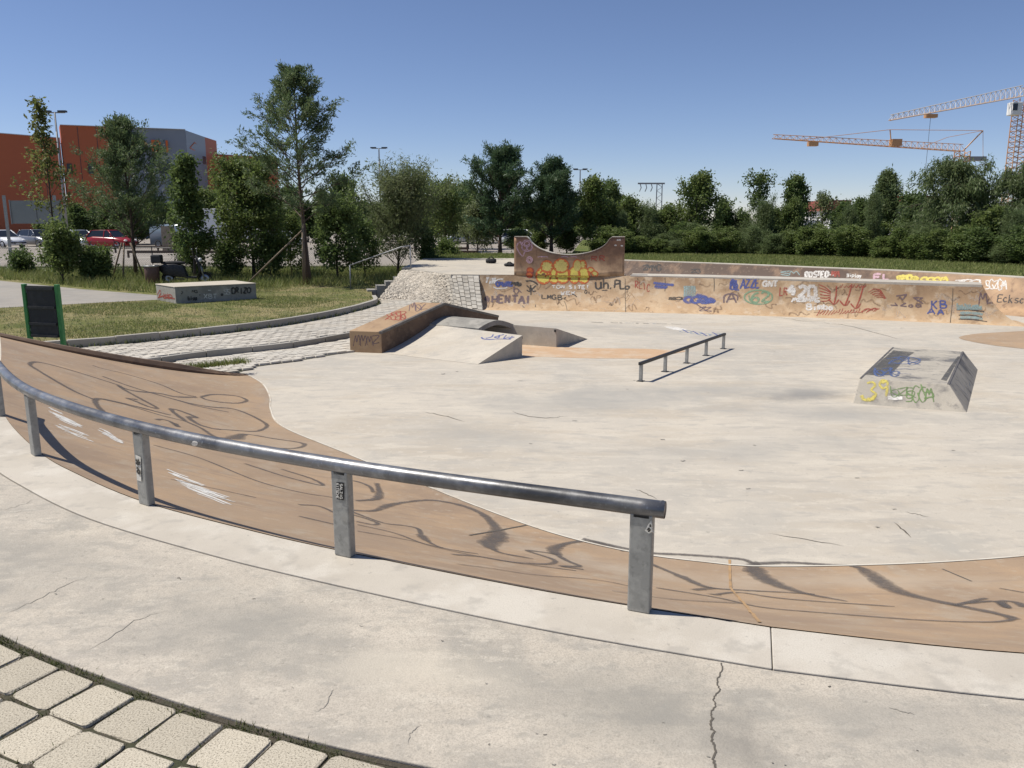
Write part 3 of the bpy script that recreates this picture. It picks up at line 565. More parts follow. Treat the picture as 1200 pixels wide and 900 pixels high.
# flat rail
fr = thing('flat_rail', 'low straight flat bar on five posts standing on the skate floor', 'grind rail', (3.3, 15, FZ))
A = Vector((2.16, 13.35, 0)); B = Vector((4.44, 16.85, 0)); d = (B-A).normalized(); rz = math.atan2(d.y, d.x)
for i in range(5):
    p = A.lerp(B, i/4); MB().box((p.x, p.y, FZ+.14), (.05, .05, .28), rz).build('post', 'galv_steel', fr)
    MB().box((p.x, p.y, FZ+.004), (.11, .11, .010), rz).build('foot_plate', 'dark_metal', fr)
c = (A+B)/2; MB().box((c.x, c.y, FZ+.305), ((B-A).length+.12, .055, .05), rz).build('bar', 'black_paint', fr, False, .006)
# slanted concrete box
bx = thing('skate_box', 'low grey concrete box with slanted sides, dark waxed edge and sprayed yellow number', 'skate box', (6.5, 12.9, FZ))
bt = [(5.22, 11.95), (6.32, 11.48), (8.16, 14.47), (7.10, 14.97)]; bb_ = [(5.02, 11.66), (6.40, 11.07), (8.44, 14.42), (7.12, 15.3)]
boxm = MB().hexa([(*p, FZ-.02) for p in bb_], [(*p, FZ+.322) for p in bt]).build('body', 'concrete_box', bx, False, .012)
mb = MB()
def strip3(a, b, w, z, nm, m, par):
    a = Vector((*a, z)); b = Vector((*b, z)); t = (b-a).normalized(); n = Vector((-t.y, t.x, 0)); return MB().hexa([a, b, b-n*w, a-n*w], [a+Vector((0, 0, .012)), b+Vector((0, 0, .012)), b-n*w+Vector((0, 0, .012)), a-n*w+Vector((0, 0, .012))]).build(nm, m, par)
strip3(bt[0], bt[3], .03, FZ+.314, 'edge_angle', 'steel_edge', bx); strip3(bt[2], bt[1], .03, FZ+.314, 'edge_angle', 'steel_edge', bx)
# ledge that climbs and drops over the funbox
lg = thing('ledge', 'brown roof-shaped concrete ledge climbing over the funbox, red scribble on top', 'ledge', (-2, 17.7, FZ))
u = Vector((.62, .78, 0)); w = Vector((-.68, .16, 0)); p0 = Vector((-2.64, 16.26, 0)); st_ = [(0, .44), (1.87, .875), (3.74, .43)]
rings = []
for t, h in st_:
    p = p0+u*t; rings.append([p+Vector((0, 0, FZ-.05)), p+Vector((0, 0, FZ+h)), p+w+Vector((0, 0, FZ+h)), p+w+Vector((0, 0, FZ-.05))])
ledge = MB().loft(rings).build('body', 'ledge_brown', lg, False, .01); ledge.data.materials.append(M('ledge_side_shaded'))
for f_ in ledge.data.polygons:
    if abs(f_.normal.z) < .3 and f_.normal.dot(u) > -.5: f_.material_index = 1  # upright faces except the front get the brown with painted-in shade
rings = []
for t, h in ((-.006, .44),)+tuple(st_[1:]):
    p = p0+u*t+Vector((.012, -.008, 0)); rings.append([p+Vector((0, 0, FZ+h-.045)), p+Vector((0, 0, FZ+h+.006)), p+w*.09+Vector((0, 0, FZ+h+.006)), p+w*.09+Vector((0, 0, FZ+h-.045))])
MB().loft(rings).build('edge_angle', 'steel_edge', lg)
# funbox with a gap
fb = thing('funbox', 'pale concrete funbox with two ramps and an arched bridge beside the ledge', 'funbox', (-.4, 16.8, FZ))
T1 = Vector((-1.74, 17.39, -.55)); A0 = Vector((-.66, 16.80, -.563)); T0 = Vector((.2, 15.84, -.574)); B0 = Vector((-.64, 14.97, FZ+.003)); B1 = Vector((-2.635, 16.262, FZ+.003))
def curve_ramp(bl, br, tl, tr, name):
    rows = []
    for j in range(9):
        v = j/8; l = bl.lerp(tl, v); r = br.lerp(tr, v); k = .045*math.sin(v*math.pi)
        ring = []
        for i in range(9):
            p = l.lerp(r, i/8); ring.append(p+Vector((0, 0, -k*(1-i/8)*.9)))
        rows.append(ring)
    m_ = MB(); n = 9
    m_.loft(rows, False, False)
    dn = lambda p: Vector((p.x, p.y, FZ-.02))
    for ring in ([r[0] for r in rows], [r[-1] for r in rows], rows[-1]):
        m_.loft([[p, dn(p)] for p in ring], False, False)
    return m_.build(name, 'concrete_floor', fb)
near = curve_ramp(B1, B0, T1, T0, 'near_ramp')
F1 = Vector((-1.18, 18.09, -.55)); F0 = Vector((.94, 17.05, -.598)); FA = Vector((0.0, 17.50, -.58)); G1 = Vector((-.33, 19.15, FZ+.003)); G0 = Vector((1.72, 18.26, FZ+.003))
curve_ramp(G1, G0, F1, F0, 'far_ramp')
rings = []
for i in range(13):
    t = i/12; l = T1.lerp(F1, t); r = A0.lerp(FA, t); rise = Vector((0, 0, .13*math.sin(t*math.pi)+.006)); th = Vector((0, 0, -.10-.02*abs(t-.5)))
    ov = (T1-F1).normalized()*(.06 if t < .5 else -.06)*(1-math.sin(t*math.pi))
    rings.append([l+rise+ov, r+rise+ov, r+rise+th+ov, l+rise+th+ov])
MB().loft(rings).build('arch_bridge', 'concrete_grey', fb)
for p in (T0, F0): MB().box((p.x-.02, p.y+.012, p.z-.05), (.05, .03, .05), R(40)).build('lifting_eye', 'black_paint', fb)

# ------------------------------------------------------------------ things on the lawn
bench = thing('concrete_block', 'long pale concrete bench block with scribbled tags at the edge of the lawn', 'bench', (-8.9, 24.3, -.72))
P = [U(184, 351.5, -.72), U(206.5, 356, -.72), U(301, 350.5, -.72)]; P.append(P[2]+(P[0]-P[1])); dz = Vector((0, 0, .46))
bblock = MB().hexa([p-Vector((0, 0, .05)) for p in P], [p+dz for p in P]).build('body', 'concrete_grey', bench, False, .015)
ct = sum(P, Vector())/4; MB().hexa([ct+(p-ct)*1.012+dz+Vector((0, 0, .002)) for p in P], [ct+(p-ct)*1.012+dz+Vector((0, 0, .03)) for p in P]).build('top_slab', 'concrete_pale', bench, False, .01)
sg = thing('notice_board', 'dark notice board seen from behind between two green posts on the lawn', 'notice board', (-8.8, 15.1, -.72))
SA = Vector((-9.14, 15.25, 0)); SB = Vector((-8.44, 15.1, 0)); sd = (SB-SA).normalized(); srz = math.atan2(sd.y, sd.x)
for p in (SA, SB): MB().box((p.x, p.y, -.16), (.075, .075, 1.28), srz).build('post', 'green_paint', sg, False, .008)
c = (SA+SB)/2; L = (SB-SA).length
MB().box((c.x, c.y, -.03), (L-.11, .05, .96), srz).build('panel', 'board_dark', sg, False, .006)
nrm = Vector((sd.y, -sd.x, 0)); nrm = nrm if nrm.y < 0 else -nrm
for z in (-.49, -.26, .05, .40): MB().box((c.x+nrm.x*.04, c.y+nrm.y*.04, z), (L-.13, .03, .045), srz).build('batten', 'dark_metal', sg)
for z in (.34, -.38):
    for s in (-1, 1): q = c+sd*s*(L/2-.045); MB().box((q.x, q.y, z), (.04, .03, .05), srz).build('bracket', 'galv_steel', sg)
bn = thing('litter_bin', 'brown round litter bin with metal rim standing beside the parked scooter', 'bin', (*U(179.5, 335.5, -.72)[:2], -.72))
x, y, z = bn.location
MB().lathe([(.20, -.72), (.235, -.70), (.265, -.02), (.255, 0), (.235, 0), (.225, -.45)], (x, y, .02), 18).build('body', 'bin_brown', bn, True)
MB().lathe([(.262, 0), (.285, .005), (.285, .05), (.262, .055), (.235, .05), (.235, 0)], (x, y, -.012), 18).build('rim', 'bin_rim', bn, True)
MB().box((x, y+.28, -.45), (.05, .05, .6)).build('post', 'galv_steel', bn)
# parked scooter
scx, scy, _ = U(219, 334.5, -.72)
mp = thing('motor_scooter', 'black motor scooter with top case parked in the shade behind the bench block', 'scooter', (scx, scy, -.72), None, R(8))
def lp(mbx, name, m, parent=mp, smooth=True, bevel=0):       # local build
    me = bpy.data.meshes.new(name); me.from_pydata(mbx.v, [], mbx.f); me.materials.append(M(m))
    if smooth: me.polygons.foreach_set('use_smooth', [True]*len(me.polygons))
    o = bpy.data.objects.new(name, me); COL.objects.link(o); o.parent = parent
    if bevel: b = o.modifiers.new('bevel', 'BEVEL'); b.width = bevel; b.segments = 2; b.limit_method = 'ANGLE'
    return o
def ell(c, r, n=10, k=8, power=1):
    rg = []
    for i in range(1, k):
        a = math.pi*i/k; rg.append([Vector((c[0]-math.cos(a)*r[0], c[1]+math.sin(a)*r[1]*math.cos(b*2*math.pi/n), c[2]+math.sin(a)*r[2]*math.sin(b*2*math.pi/n))) for b in range(n)])
    return MB().loft(rg)
def wheel(parent, c, r, w, name='wheel', rimm='rim'):        # axle along local y
    ring = lambda prof: MB().loft([[Vector((c[0]+math.cos(a)*rr, c[1]+yy, c[2]+math.sin(a)*rr)) for rr, yy in prof] for a in [k*2*math.pi/20 for k in range(21)]], True, False)
    t = lp(ring([(r, -w*.3), (r*.97, -w*.5), (r*.68, -w*.45), (r*.66, w*.45), (r*.97, w*.5), (r, w*.3)]), name, 'tyre', parent)
    lp(ring([(r*.67, -w*.42), (r*.1, -w*.25), (r*.05, 0), (r*.1, w*.25), (r*.67, w*.42)]), 'rim', rimm, t)
    return t
wheel(mp, (-.62, 0, .25), .25, .12); wheel(mp, (.66, 0, .25), .25, .11)
lp(MB().loft([[Vector((x_, y_*ww, z_)) for x_, z_, y_ in ((a, b, -1), (a, b, 1), (a, c_, 1), (a, c_, -1))] for a, b, c_, ww in ((-.98, .62, .70, .07), (-.75, .42, .78, .15), (-.35, .34, .80, .17), (-.05, .30, .72, .15), (.05, .26, .34, .17), (.42, .26, .34, .17))]), 'rear_body', 'black_paint', mp, True, .02)
lp(MB().loft([[Vector((x_, -.17, z_)), Vector((x_, .17, z_)), Vector((x_+.07, .10, z_)), Vector((x_+.07, -.10, z_))] for x_, z_ in ((.40, .30), (.50, .55), (.46, .82), (.38, 1.0))]), 'leg_shield', 'black_paint', mp, True)
lp(ell((-.42, 0, .83), (.46, .14, .075)), 'seat', 'cloth_black')
lp(MB().box((-.98, 0, .98), (.36, .38, .30)), 'top_case', 'black_paint', mp, False, .05)
lp(MB().tube([(.66, .07, .25), (.56, .07, .62), (.42, .05, 1.02)], .028, 8), 'fork', 'galv_steel'); lp(MB().tube([(.66, -.07, .25), (.56, -.07, .62), (.42, -.05, 1.02)], .028, 8), 'fork', 'galv_steel')
lp(MB().tube([(.30, -.36, 1.07), (.40, -.16, 1.04), (.42, 0, 1.03), (.40, .16, 1.04), (.30, .36, 1.07)], .018, 8), 'handlebar', 'dark_metal')
for s in (-1, 1):
    lp(MB().tube([(.38, s*.25, 1.06), (.36, s*.33, 1.28)], .009, 6), 'mirror_stem', 'dark_metal'); lp(ell((.36, s*.35, 1.32), (.02, .075, .05)), 'mirror', 'rim')
lp(ell((.53, 0, .93), (.07, .10, .09)), 'headlight', 'lamp_glass'); lp(MB().box((-1.02, 0, .60), (.02, .18, .16), 0, .3), 'number_plate', 'plate_white', mp, False)
lp(MB().loft([[Vector((.66+math.cos(a)*.29, y_, .25+math.sin(a)*.29)) for y_ in (-.07, .07)] for a in [R(20+i*14) for i in range(10)]], False, False), 'front_mudguard', 'black_paint')
lp(MB().tube([(-.1, .16, .22), (-.5, .17, .24), (-.85, .17, .34)], [.03, .05, .055], 10), 'exhaust', 'galv_steel')
lp(MB().tube([(.0, .12, .25), (-.02, .26, .01)], .014, 6), 'kick_stand', 'dark_metal')
# handrail by the stairs
hr = thing('handrail', 'bent galvanised tube handrail beside the short stairs and stone slope', 'handrail', (-5.2, 27.2, -.72))
a = U(411, 338.5, -.72); b = D(480.7, 314.5, 28.1); bz = b.z; a1 = D(410, 311, a.y); b0 = D(470, 289.5, 28.0); b1 = D(480.7, 288, 28.1)
MB().tube([a1, b0, b1], .022, 8).build('rail', 'mast_grey', hr, True); MB().tube([Vector((a.x, a.y, -.74)), a1], .022, 8).build('post', 'mast_grey', hr, True); MB().tube([Vector((b1.x, b1.y, -.4)), b1], .022, 8).build('post', 'mast_grey', hr, True)
# bags on the back deck
def bag(px, py, s, label, seed, flat):
    p = U(px, py, -.002); t = thing('bag', label, 'bag', (p.x, p.y, -.002)); r_ = random.Random(seed); rg = []
    for i in range(1, 9):
        a = math.pi*i/9; rg.append([Vector((p.x-math.cos(a)*s*.55, p.y+math.sin(a)**.7*s*.30*math.cos(k*.628), -.002+s*.24*flat+math.sin(a)**.6*s*.24*flat*math.sin(k*.628)*(1+r_.uniform(-.15, .3)))) for k in range(10)])
    MB().loft(rg).build('body', 'cloth_black', t, True)
    MB().tube([(p.x-s*.25, p.y-.1*s, s*.42*flat), (p.x-s*.12, p.y-.12*s, s*.6*flat), (p.x+s*.1, p.y-.12*s, s*.62*flat), (p.x+s*.25, p.y-.1*s, s*.42*flat)], .018, 6).build('handle', 'cloth_black', t, True)
    MB().box((p.x+s*.1, p.y-.30*s, s*.2*flat), (s*.4, .07, s*.26*flat)).build('pocket', 'cloth_black', t, False, .02)
bag(575.5, 308.6, .40, 'taller black backpack lying on the pale back deck beside the grass', 1, 1.0)
bag(597, 312.2, .38, 'flatter black bag on the pale back deck next to the raised ramp wall', 2, .66)
# ------------------------------------------------------------------ vegetation
def leaves_np(cent, size, rs, aspect=.5, up=.0, dirs=None):
    n = len(cent); d = rs.normal(size=(n, 3)) if dirs is None else dirs+rs.normal(size=(n, 3))*.35; d[:, 2] += up
    d /= np.linalg.norm(d, axis=1, keepdims=True)+1e-9
    r = rs.normal(size=(n, 3)); s = np.cross(d, r); s /= np.linalg.norm(s, axis=1, keepdims=True)+1e-9
    L = (size*rs.uniform(.6, 1.35, n))[:, None]; W = L*aspect*.5
    v = np.stack([cent, cent+d*L*.5+s*W, cent+d*L, cent+d*L*.5-s*W], 1).reshape(-1, 3)
    return v, np.arange(n*4).reshape(-1, 4)
def tree(name, label, base, height, prof, leafm, seed, crown=.15, nb=26, sub=4, clumps=3, per=26, leaf=.13, aspect=.5, spread=.28, trunk_r=.09, elev=35, droop=0, lean=(0, 0), kind='leaf', barkm='bark', group=None, cat='tree', wig=.25, cut=1.0, rag=.45):
    """prof(h) gives the crown radius at relative height h"""
    rs = np.random.default_rng(seed); r_ = random.Random(seed); base = Vector(base)
    root = thing(name, label, cat, base, group); mb = MB()
    tp = []
    for i in range(9):
        h = i/8; tp.append(base+Vector((lean[0]*h+wig*.3*math.sin(h*5+seed)*h, lean[1]*h+wig*.3*math.cos(h*4+seed)*h, height*.985*h)))
    mb.tube(tp, [trunk_r*(1.25 if i == 0 else 1)*(1-i/8*.93) for i in range(9)], 8)
    pts = []; dirs = []
    def trunk(h):
        k = min(7.999, h*8); return tp[int(k)].lerp(tp[int(k)+1], k % 1)
    for b in range(nb):
        h = crown+(1-crown)*((b+.5)/nb)**.9; s0 = trunk(h*.96); az = b*2.39996+r_.uniform(-.35, .35); L = max(.14, prof(h)*r_.uniform(1-rag, 1+rag*.6)*cut)
        el = R(elev+r_.uniform(-14, 14)+(h-.4)*30); dv = Vector((math.cos(az)*math.cos(el), math.sin(az)*math.cos(el), math.sin(el)))
        bp = [s0+dv*L*t+Vector((r_.uniform(-1, 1), r_.uniform(-1, 1), 0))*L*.05*t+Vector((0, 0, -droop*L*t*t)) for t in (0, .35, .7, 1)]
        mb.tube(bp, [max(.008, trunk_r*.34*(1-h*.7)*(1-t*.85)) for t in (0, .35, .7, 1)], 5, False)
        for sidx in range(sub):
            t = .3+.7*(sidx+r_.random())/sub; k = min(2.999, t*3); q0 = bp[int(k)].lerp(bp[int(k)+1], k % 1)
            sd = (dv+Vector((r_.uniform(-1, 1), r_.uniform(-1, 1), r_.uniform(-.5, .8)))*.85).normalized(); sl = L*r_.uniform(.2, .42)+.08
            q1 = q0+sd*sl+Vector((0, 0, -droop*sl*1.2)); mb.tube([q0, q1], [max(.005, trunk_r*.1), .003], 4, False)
            for c in range(clumps):
                e = q0.lerp(q1, .35+.75*(c+r_.random())/clumps)
                pts.append(e); dirs.append(sd)
    for i in range(3): pts.append(trunk(.97)+Vector((r_.uniform(-.1, .1), r_.uniform(-.1, .1), .02))); dirs.append(Vector((0, 0, 1)))
    mb.build('trunk', barkm, root, True)
    P = np.array([tuple(p) for p in pts]); DD = np.array([tuple(p) for p in dirs])
    n = len(P)*per; idx = np.repeat(np.arange(len(P)), per)
    if kind == 'needle':
        cent = P[idx]+rs.normal(size=(n, 3))*spread*np.array([1, 1, .7]); v, f = leaves_np(cent, leaf, rs, aspect, .25, DD[idx]*.9+rs.normal(size=(n, 3))*.75)
    elif kind == 'willow':
        cent = P[idx]+rs.normal(size=(n, 3))*spread*np.array([.7, .7, 1]); cent[:, 2] -= np.abs(rs.normal(size=n))*spread*1.6; v, f = leaves_np(cent, leaf, rs, aspect, -.9, DD[idx]*.4)
    else:
        cent = P[idx]+rs.normal(size=(n, 3))*spread; v, f = leaves_np(cent, leaf, rs, aspect, 0)
    zmin = base.z+.05; v[:, 2] = np.maximum(v[:, 2], zmin+.0*v[:, 2])
    mesh_np('crown', v, f, leafm, root); return root
def ztop(py, y): return D(600, py, y).z
GZ = -.72
def pos(px, y, z=GZ): p = D(px, 400, y); return (p.x*1.0, y, z)
def at(px, y, z=GZ):
    # x of the pixel column at depth y near level z
    yd = y*math.cos(PITCH)+(CAMH-z)*math.sin(PITCH); return ((px-600)/FPX*yd, y, z)
cone = lambda r, p=1.0, low=.3: (lambda h: r*min(1, (h+.0)/low)*max(0.06, (1-h))**p)
egg = lambda r, c=.45: (lambda h: r*math.sqrt(max(.02, 1-((h-c)/(1-c if h > c else c+.15))**2)))
col_ = lambda r: (lambda h: r*(1 if h < .75 else max(.15, (1-h)/.25)))
# left group
tree('young_tree', 'tall thin young tree with sparse yellow-green leaves beside the grey billboard', at(69, 37), ztop(112, 37)-GZ, lambda h: (1.5 if h < .5 else max(.16, 1.9*(1-h))), 'leaf_yellow', 11, .28, 26, 3, 2, 13, .16, .55, .13, .06, 42, 0, (-.1, 0), rag=.6)
tree('pine_tree', 'bushy young pine with propped trunk in front of the orange building', at(160, 34.5), ztop(141, 34.5)-GZ, lambda h: (2.75*(1-h)**.95+.3), 'needle', 12, .2, 54, 6, 3, 24, .15, .24, .10, .085, 34, -.1, (-.1, 0), 'needle', 'bark_pine', rag=.6)
tree('slender_tree', 'narrow dark tree rising behind the parked scooter', at(229, 32), ztop(187, 32)-GZ, lambda h: .95*(1.1-h*.8), 'leaf_dark', 13, .14, 30, 4, 3, 22, .14, .55, .13, .06, 50, 0, rag=.55)
tree('broadleaf_tree', 'round bushy broadleaf tree between the slender dark tree and the tall pine', at(298, 33.5), ztop(204, 33.5)-GZ, egg(1.95, .42), 'leaf_mid', 14, .10, 52, 6, 3, 24, .14, .45, .16, .08, 40, 0, rag=.5)
tree('pine_tree', 'tall open pine with visible bare trunk and tiered branches, tallest tree on the lawn', at(362, 30.5), ztop(74, 30.5)-GZ, lambda h: (1.95 if h < .45 else 1.95*(1-(h-.45)/.55)**.85+.25), 'needle', 15, .30, 56, 6, 3, 24, .13, .26, .075, .10, 30, -.06, (-.25, 0), 'needle', 'bark_pine', rag=.4)
tree('shrub', 'dark leafy shrub growing right of the tall pine trunk', at(396, 33), ztop(246, 33)-GZ, egg(1.25, .4), 'leaf_dark', 16, .08, 30, 5, 3, 22, .14, .5, .15, .05, 48, 0, cat='shrub', rag=.5)
tree('willow_shrub', 'broad grey-green willow shrub behind the tube handrail', at(466, 36), ztop(236, 36)-GZ, egg(2.3, .4), 'leaf_olive', 17, .05, 60, 6, 3, 26, .16, .2, .16, .06, 58, -.05, (.3, 0), cat='shrub', rag=.4)
tree('shrub', 'bright green bush at the path edge in front of the grey billboard', at(74, 31.5), ztop(283, 31.5)-GZ, egg(1.0, .36), 'leaf_mid', 18, .05, 36, 5, 3, 20, .12, .5, .12, .04, 58, 0, cat='shrub', rag=.5)
for px, y, tp_, r, s in ((108, 31.8, 306, .5, 1), (118, 32, 300, .5, 2), (226, 33.5, 285, .8, 3), (268, 33, 300, .7, 4), (318, 33, 292, .8, 5), (342, 36, 262, .9, 6), (428, 34.5, 270, .8, 7), (500, 36.8, 275, .6, 8), (524, 40, 290, .6, 9), (28, 36, 306, .5, 10)):
    tree('low_shrub', 'low dark green shrub in the undergrowth between the trees and the car park', at(px, y), ztop(tp_, y)-GZ, egg(r, .4), 'leaf_dark' if s % 3 else 'leaf_mid', 60+s, .05, 18, 4, 3, 18, .12, .5, .12, .03, 50, 0, cat='shrub', group='low shrubs along the car park verge', rag=.5)
# behind the stone slope and the extension
tree('shrub', 'pale green bush beside the distant silver-blue car', at(560, 43, -.3), ztop(252, 43)+.3, egg(1.15, .42), 'leaf_olive', 21, .06, 30, 4, 3, 20, .15, .35, .15, .05, 60, 0, cat='shrub', rag=.55)
tree('pine_tree', 'broad dark pine left of the raised ramp extension', at(586, 42, -.1), ztop(183, 42)+.1, lambda h: 2.3*min(1, .5+h*1.4)*(1-h)**.62+.2, 'needle_dark', 22, .10, 60, 6, 3, 34, .17, .24, .10, .10, 44, -.1, (.05, 0), 'needle', 'bark_pine', rag=.6)
tree('pine_tree', 'pointed dark pine right behind the raised ramp extension', at(646, 42.5, -.1), ztop(193, 42.5)+.1, lambda h: 2.0*min(1, .5+h*1.4)*(1-h)**.75+.2, 'needle_dark', 23, .09, 56, 6, 3, 34, .17, .24, .10, .10, 44, -.1, (.05, 0), 'needle', 'bark_pine', rag=.6)
tree('broadleaf_tree', 'leafy tree with a forked top beside the pointed dark pine', at(695, 43, -.1), ztop(214, 43)+.1, lambda h: 1.3*(1.15-h)**.7, 'leaf_mid', 24, .12, 30, 4, 3, 20, .15, .5, .14, .07, 55, 0, rag=.6)
bgl = [(487, 62, 214, 1.7, 'leaf_olive', 'small round tree'), (522, 60, 228, 2.0, 'leaf_mid', 'wide tree'), (548, 66, 234, 1.9, 'leaf_dark', 'dark tree')]
for i, (px, y, tp_, r, lm, nm) in enumerate(bgl):
    tree('background_tree', nm+' standing beyond the car park near the overhead wire mast', at(px, y, -.6), ztop(tp_, y)+.6, egg(r, .5), lm, 30+i, .15, 34, 4, 3, 22, .2, .5, .24, .1, 45, 0, rag=.5)
# trees standing out of the hedge on the right
HT = [('broadleaf_tree', 'leafy green tree left of the pair of sparse trees in the hedge', 815, 44, 214, lambda h: 1.75*(1.1-h)**.6, 'leaf_mid', 40, 4, 20, .15, .55),
      ('sparse_tree', 'thin sparse tree with gaps in its crown above the hedge', 886, 45, 208, egg(.9, .6), 'leaf_dark', 20, 3, 16, .15, .6),
      ('broadleaf_tree', 'dense dark egg-shaped tree above the hedge', 929, 45, 214, egg(.95, .5), 'leaf_dark', 36, 4, 24, .14, .4),
      ('sparse_tree', 'pale wispy young tree showing sky through it above the hedge', 962, 46, 232, egg(.8, .5), 'leaf_olive', 18, 3, 11, .14, .6),
      ('willow_tree', 'upright pale willow with feathery top above the hedge', 1033, 42, 209, lambda h: 1.5*(1.1-h)**.75, 'leaf_willow', 56, 5, 24, .18, .5)]
for i, (n, lb, px, y, tp_, pf, lm, nb, sub_, per, lf, rg_) in enumerate(HT):
    tree(n, lb, at(px, y, 0), ztop(tp_, y), pf, lm, 80+i, .15, nb, sub_, 3, per, lf, .5 if i != 4 else .25, .13, .08, 54 if i != 4 else 64, 0, rag=rg_)
tree('willow_tree', 'large drooping willow in front of the crane mast', at(1128, 36, 0), ztop(196, 36), lambda h: 2.2*math.sqrt(max(.03, 1-((h-.5)/.62)**2)), 'leaf_willow', 91, .18, 60, 6, 3, 24, .17, .24, .13, .11, 42, .5, (-.5, 0), 'willow', rag=.55)
tree('willow_tree', 'dark willow beside the tower crane mast at the hedge end', at(1196, 35, 0), ztop(204, 35), lambda h: 2.2*math.sqrt(max(.03, 1-((h-.45)/.62)**2)), 'leaf_willow', 92, .15, 60, 6, 3, 24, .17, .24, .13, .11, 42, .5, (.1, 0), 'willow', rag=.55)
# hedge: shrubs of several kinds along the back of the grass
protos = []
for k, (lm, lb) in enumerate((('leaf_dark', 'dense dark green hedge shrub'), ('leaf_mid', 'mid green leafy hedge shrub'), ('leaf_willow', 'feathery grey-green willow shrub in the hedge'))):
    for v_ in range(2):
        pr = tree('hedge_shrub', lb+' behind the grass above the bowl wall', (0, 0, 0), 2.4, (lambda h: 1.25*(1.15-h)**.55*min(1, .55+h*2)) if v_ else egg(1.2, .4), lm, 120+k*2+v_, .04, 40, 5, 3, 24, .145, .5 if k < 2 else .2, .13, .05, 58+8*v_, 0, kind='leaf', group=('dark', 'mid green', 'willow')[k]+' shrubs of the hedge', cat='shrub', rag=.5); protos.append([pr, False])
hl = spline([(4.6, 41.2), (8, 41.0), (12.3, 40.0), (15.4, 37.2), (17.5, 33.6), (19.3, 30.4), (21.5, 27), (23.5, 23), (25, 18.5)], 38)
rr = random.Random(5)
def put(kind, p, s, rz):
    pr = protos[kind*2+rr.randint(0, 1)]
    o = pr[0] if not pr[1] else copy_tree(pr[0]); pr[1] = True
    o.location = p; o.scale = s; o.rotation_euler = (0, 0, rz)
for i, p in enumerate(hl):
    if i < 34: put(rr.choice((0, 1, 1, 2)), (p.x+rr.uniform(-.2, .2), p.y+rr.uniform(-.3, .3), -.1), (rr.uniform(.5, .9), rr.uniform(.6, .85), rr.uniform(.25, .48)), rr.random()*6)
    q = p+Vector((rr.uniform(-.5, .5)+.6, 1.6+rr.uniform(-.3, .5), 0)); put(rr.choice((0, 1, 2, 2)), (q.x, q.y, -.15), (rr.uniform(.8, 1.05), rr.uniform(.8, 1), rr.uniform(.3, .56)), rr.random()*6)
for px, y, tp_, k, w in ((712, 44, 244, 1, .8), (735, 44, 238, 1, .9), (757, 44, 246, 2, .9), (780, 44.5, 248, 1, .9), (845, 46, 240, 0, .8), (868, 46, 252, 2, .8), (905, 46.5, 250, 1, .8), (985, 44, 244, 0, 1.0), (1005, 43, 240, 0, .9), (1064, 41, 236, 0, .9), (1085, 38.5, 246, 2, .9), (1160, 34, 250, 1, 1), (664, 44, 268, 0, .8), (608, 44, 272, 0, .8), (632, 45, 268, 1, .7)):
    p = at(px, y, -.1); put(k, p, (w, w, (ztop(tp_, y)+.1)/2.75), rr.random()*6)
# upright saplings that stick out of the hedge
for i in range(9):
    p = hl[rr.randint(0, 27)]; o = copy_tree(protos[rr.choice((2, 4, 5))][0]); o.location = (p.x+rr.uniform(-.6, 1.0), p.y+rr.uniform(.8, 2.6), -.1); s_ = rr.uniform(.45, .65); o.scale = (s_, s_, rr.uniform(.65, 1.0)); o.rotation_euler = (0, 0, rr.random()*6)
    o.name = 'hedge_sapling'; tag(o, 'upright narrow sapling sticking out of the hedge behind the grass', 'shrub', 'upright saplings of the hedge')
# far line of shrubs beyond the car park
for i in range(22):
    px = 250+i*22+rr.uniform(-6, 6); y = 84+rr.uniform(-4, 8); o = copy_tree(protos[rr.randint(0, 3)][0]); o.location = at(px, y, -.62); s_ = rr.uniform(1.2, 1.8); o.scale = (s_*1.3, s_, s_*rr.uniform(.9, 1.3)); o.rotation_euler = (0, 0, rr.random()*6)
    o.name = 'far_shrub'; tag(o, 'distant green shrub at the far side of the car park', 'shrub', 'far shrubs beyond the car park')
for i in range(9):
    o = copy_tree(protos[rr.randint(0, 1)][0]); o.location = at(62+i*17+rr.uniform(-4, 4), 78+rr.uniform(-2, 2), -.62); s_ = rr.uniform(1.2, 1.6); o.scale = (s_*1.2, s_, s_*rr.uniform(.8, 1.1)); o.rotation_euler = (0, 0, rr.random()*6)
    o.name = 'far_shrub'; tag(o, 'dark shrub growing behind the parked cars', 'shrub', 'shrubs behind the parked cars')
for pr, used_ in protos:
    if not used_:
        for ch in list(pr.children): bpy.data.objects.remove(ch)
        bpy.data.objects.remove(pr)

# stakes that prop the young trees
def stake(a, b, label, g, r=.035):
    o = MB().tube([a, b], r, 7).build('tree_stake', 'wood_stake', None, True); return tag(o, label, 'stake', g)
b0 = at(150, 33.2); tpz = .75
for px, dy in ((131, 0), (170, .3), (144, -.9)):
    q = at(px, 33.2+dy); stake(Vector((q[0], q[1], GZ-.05)), Vector((b0[0]+(q[0]-b0[0])*.25, 33.3+dy*.3, tpz)), 'wooden stake of the tripod propping the bushy young pine', 'stakes of the young pine')
p = D(291, 331, 29.6); q = D(354, 270, 30.4); stake(p, q, 'long slanting pole leaning against the tall pine trunk', None, .03)
p = D(356, 335, 30.2); q = D(355, 262, 30.3); stake(p, q, 'upright pale post tied beside the tall pine trunk', None, .05)

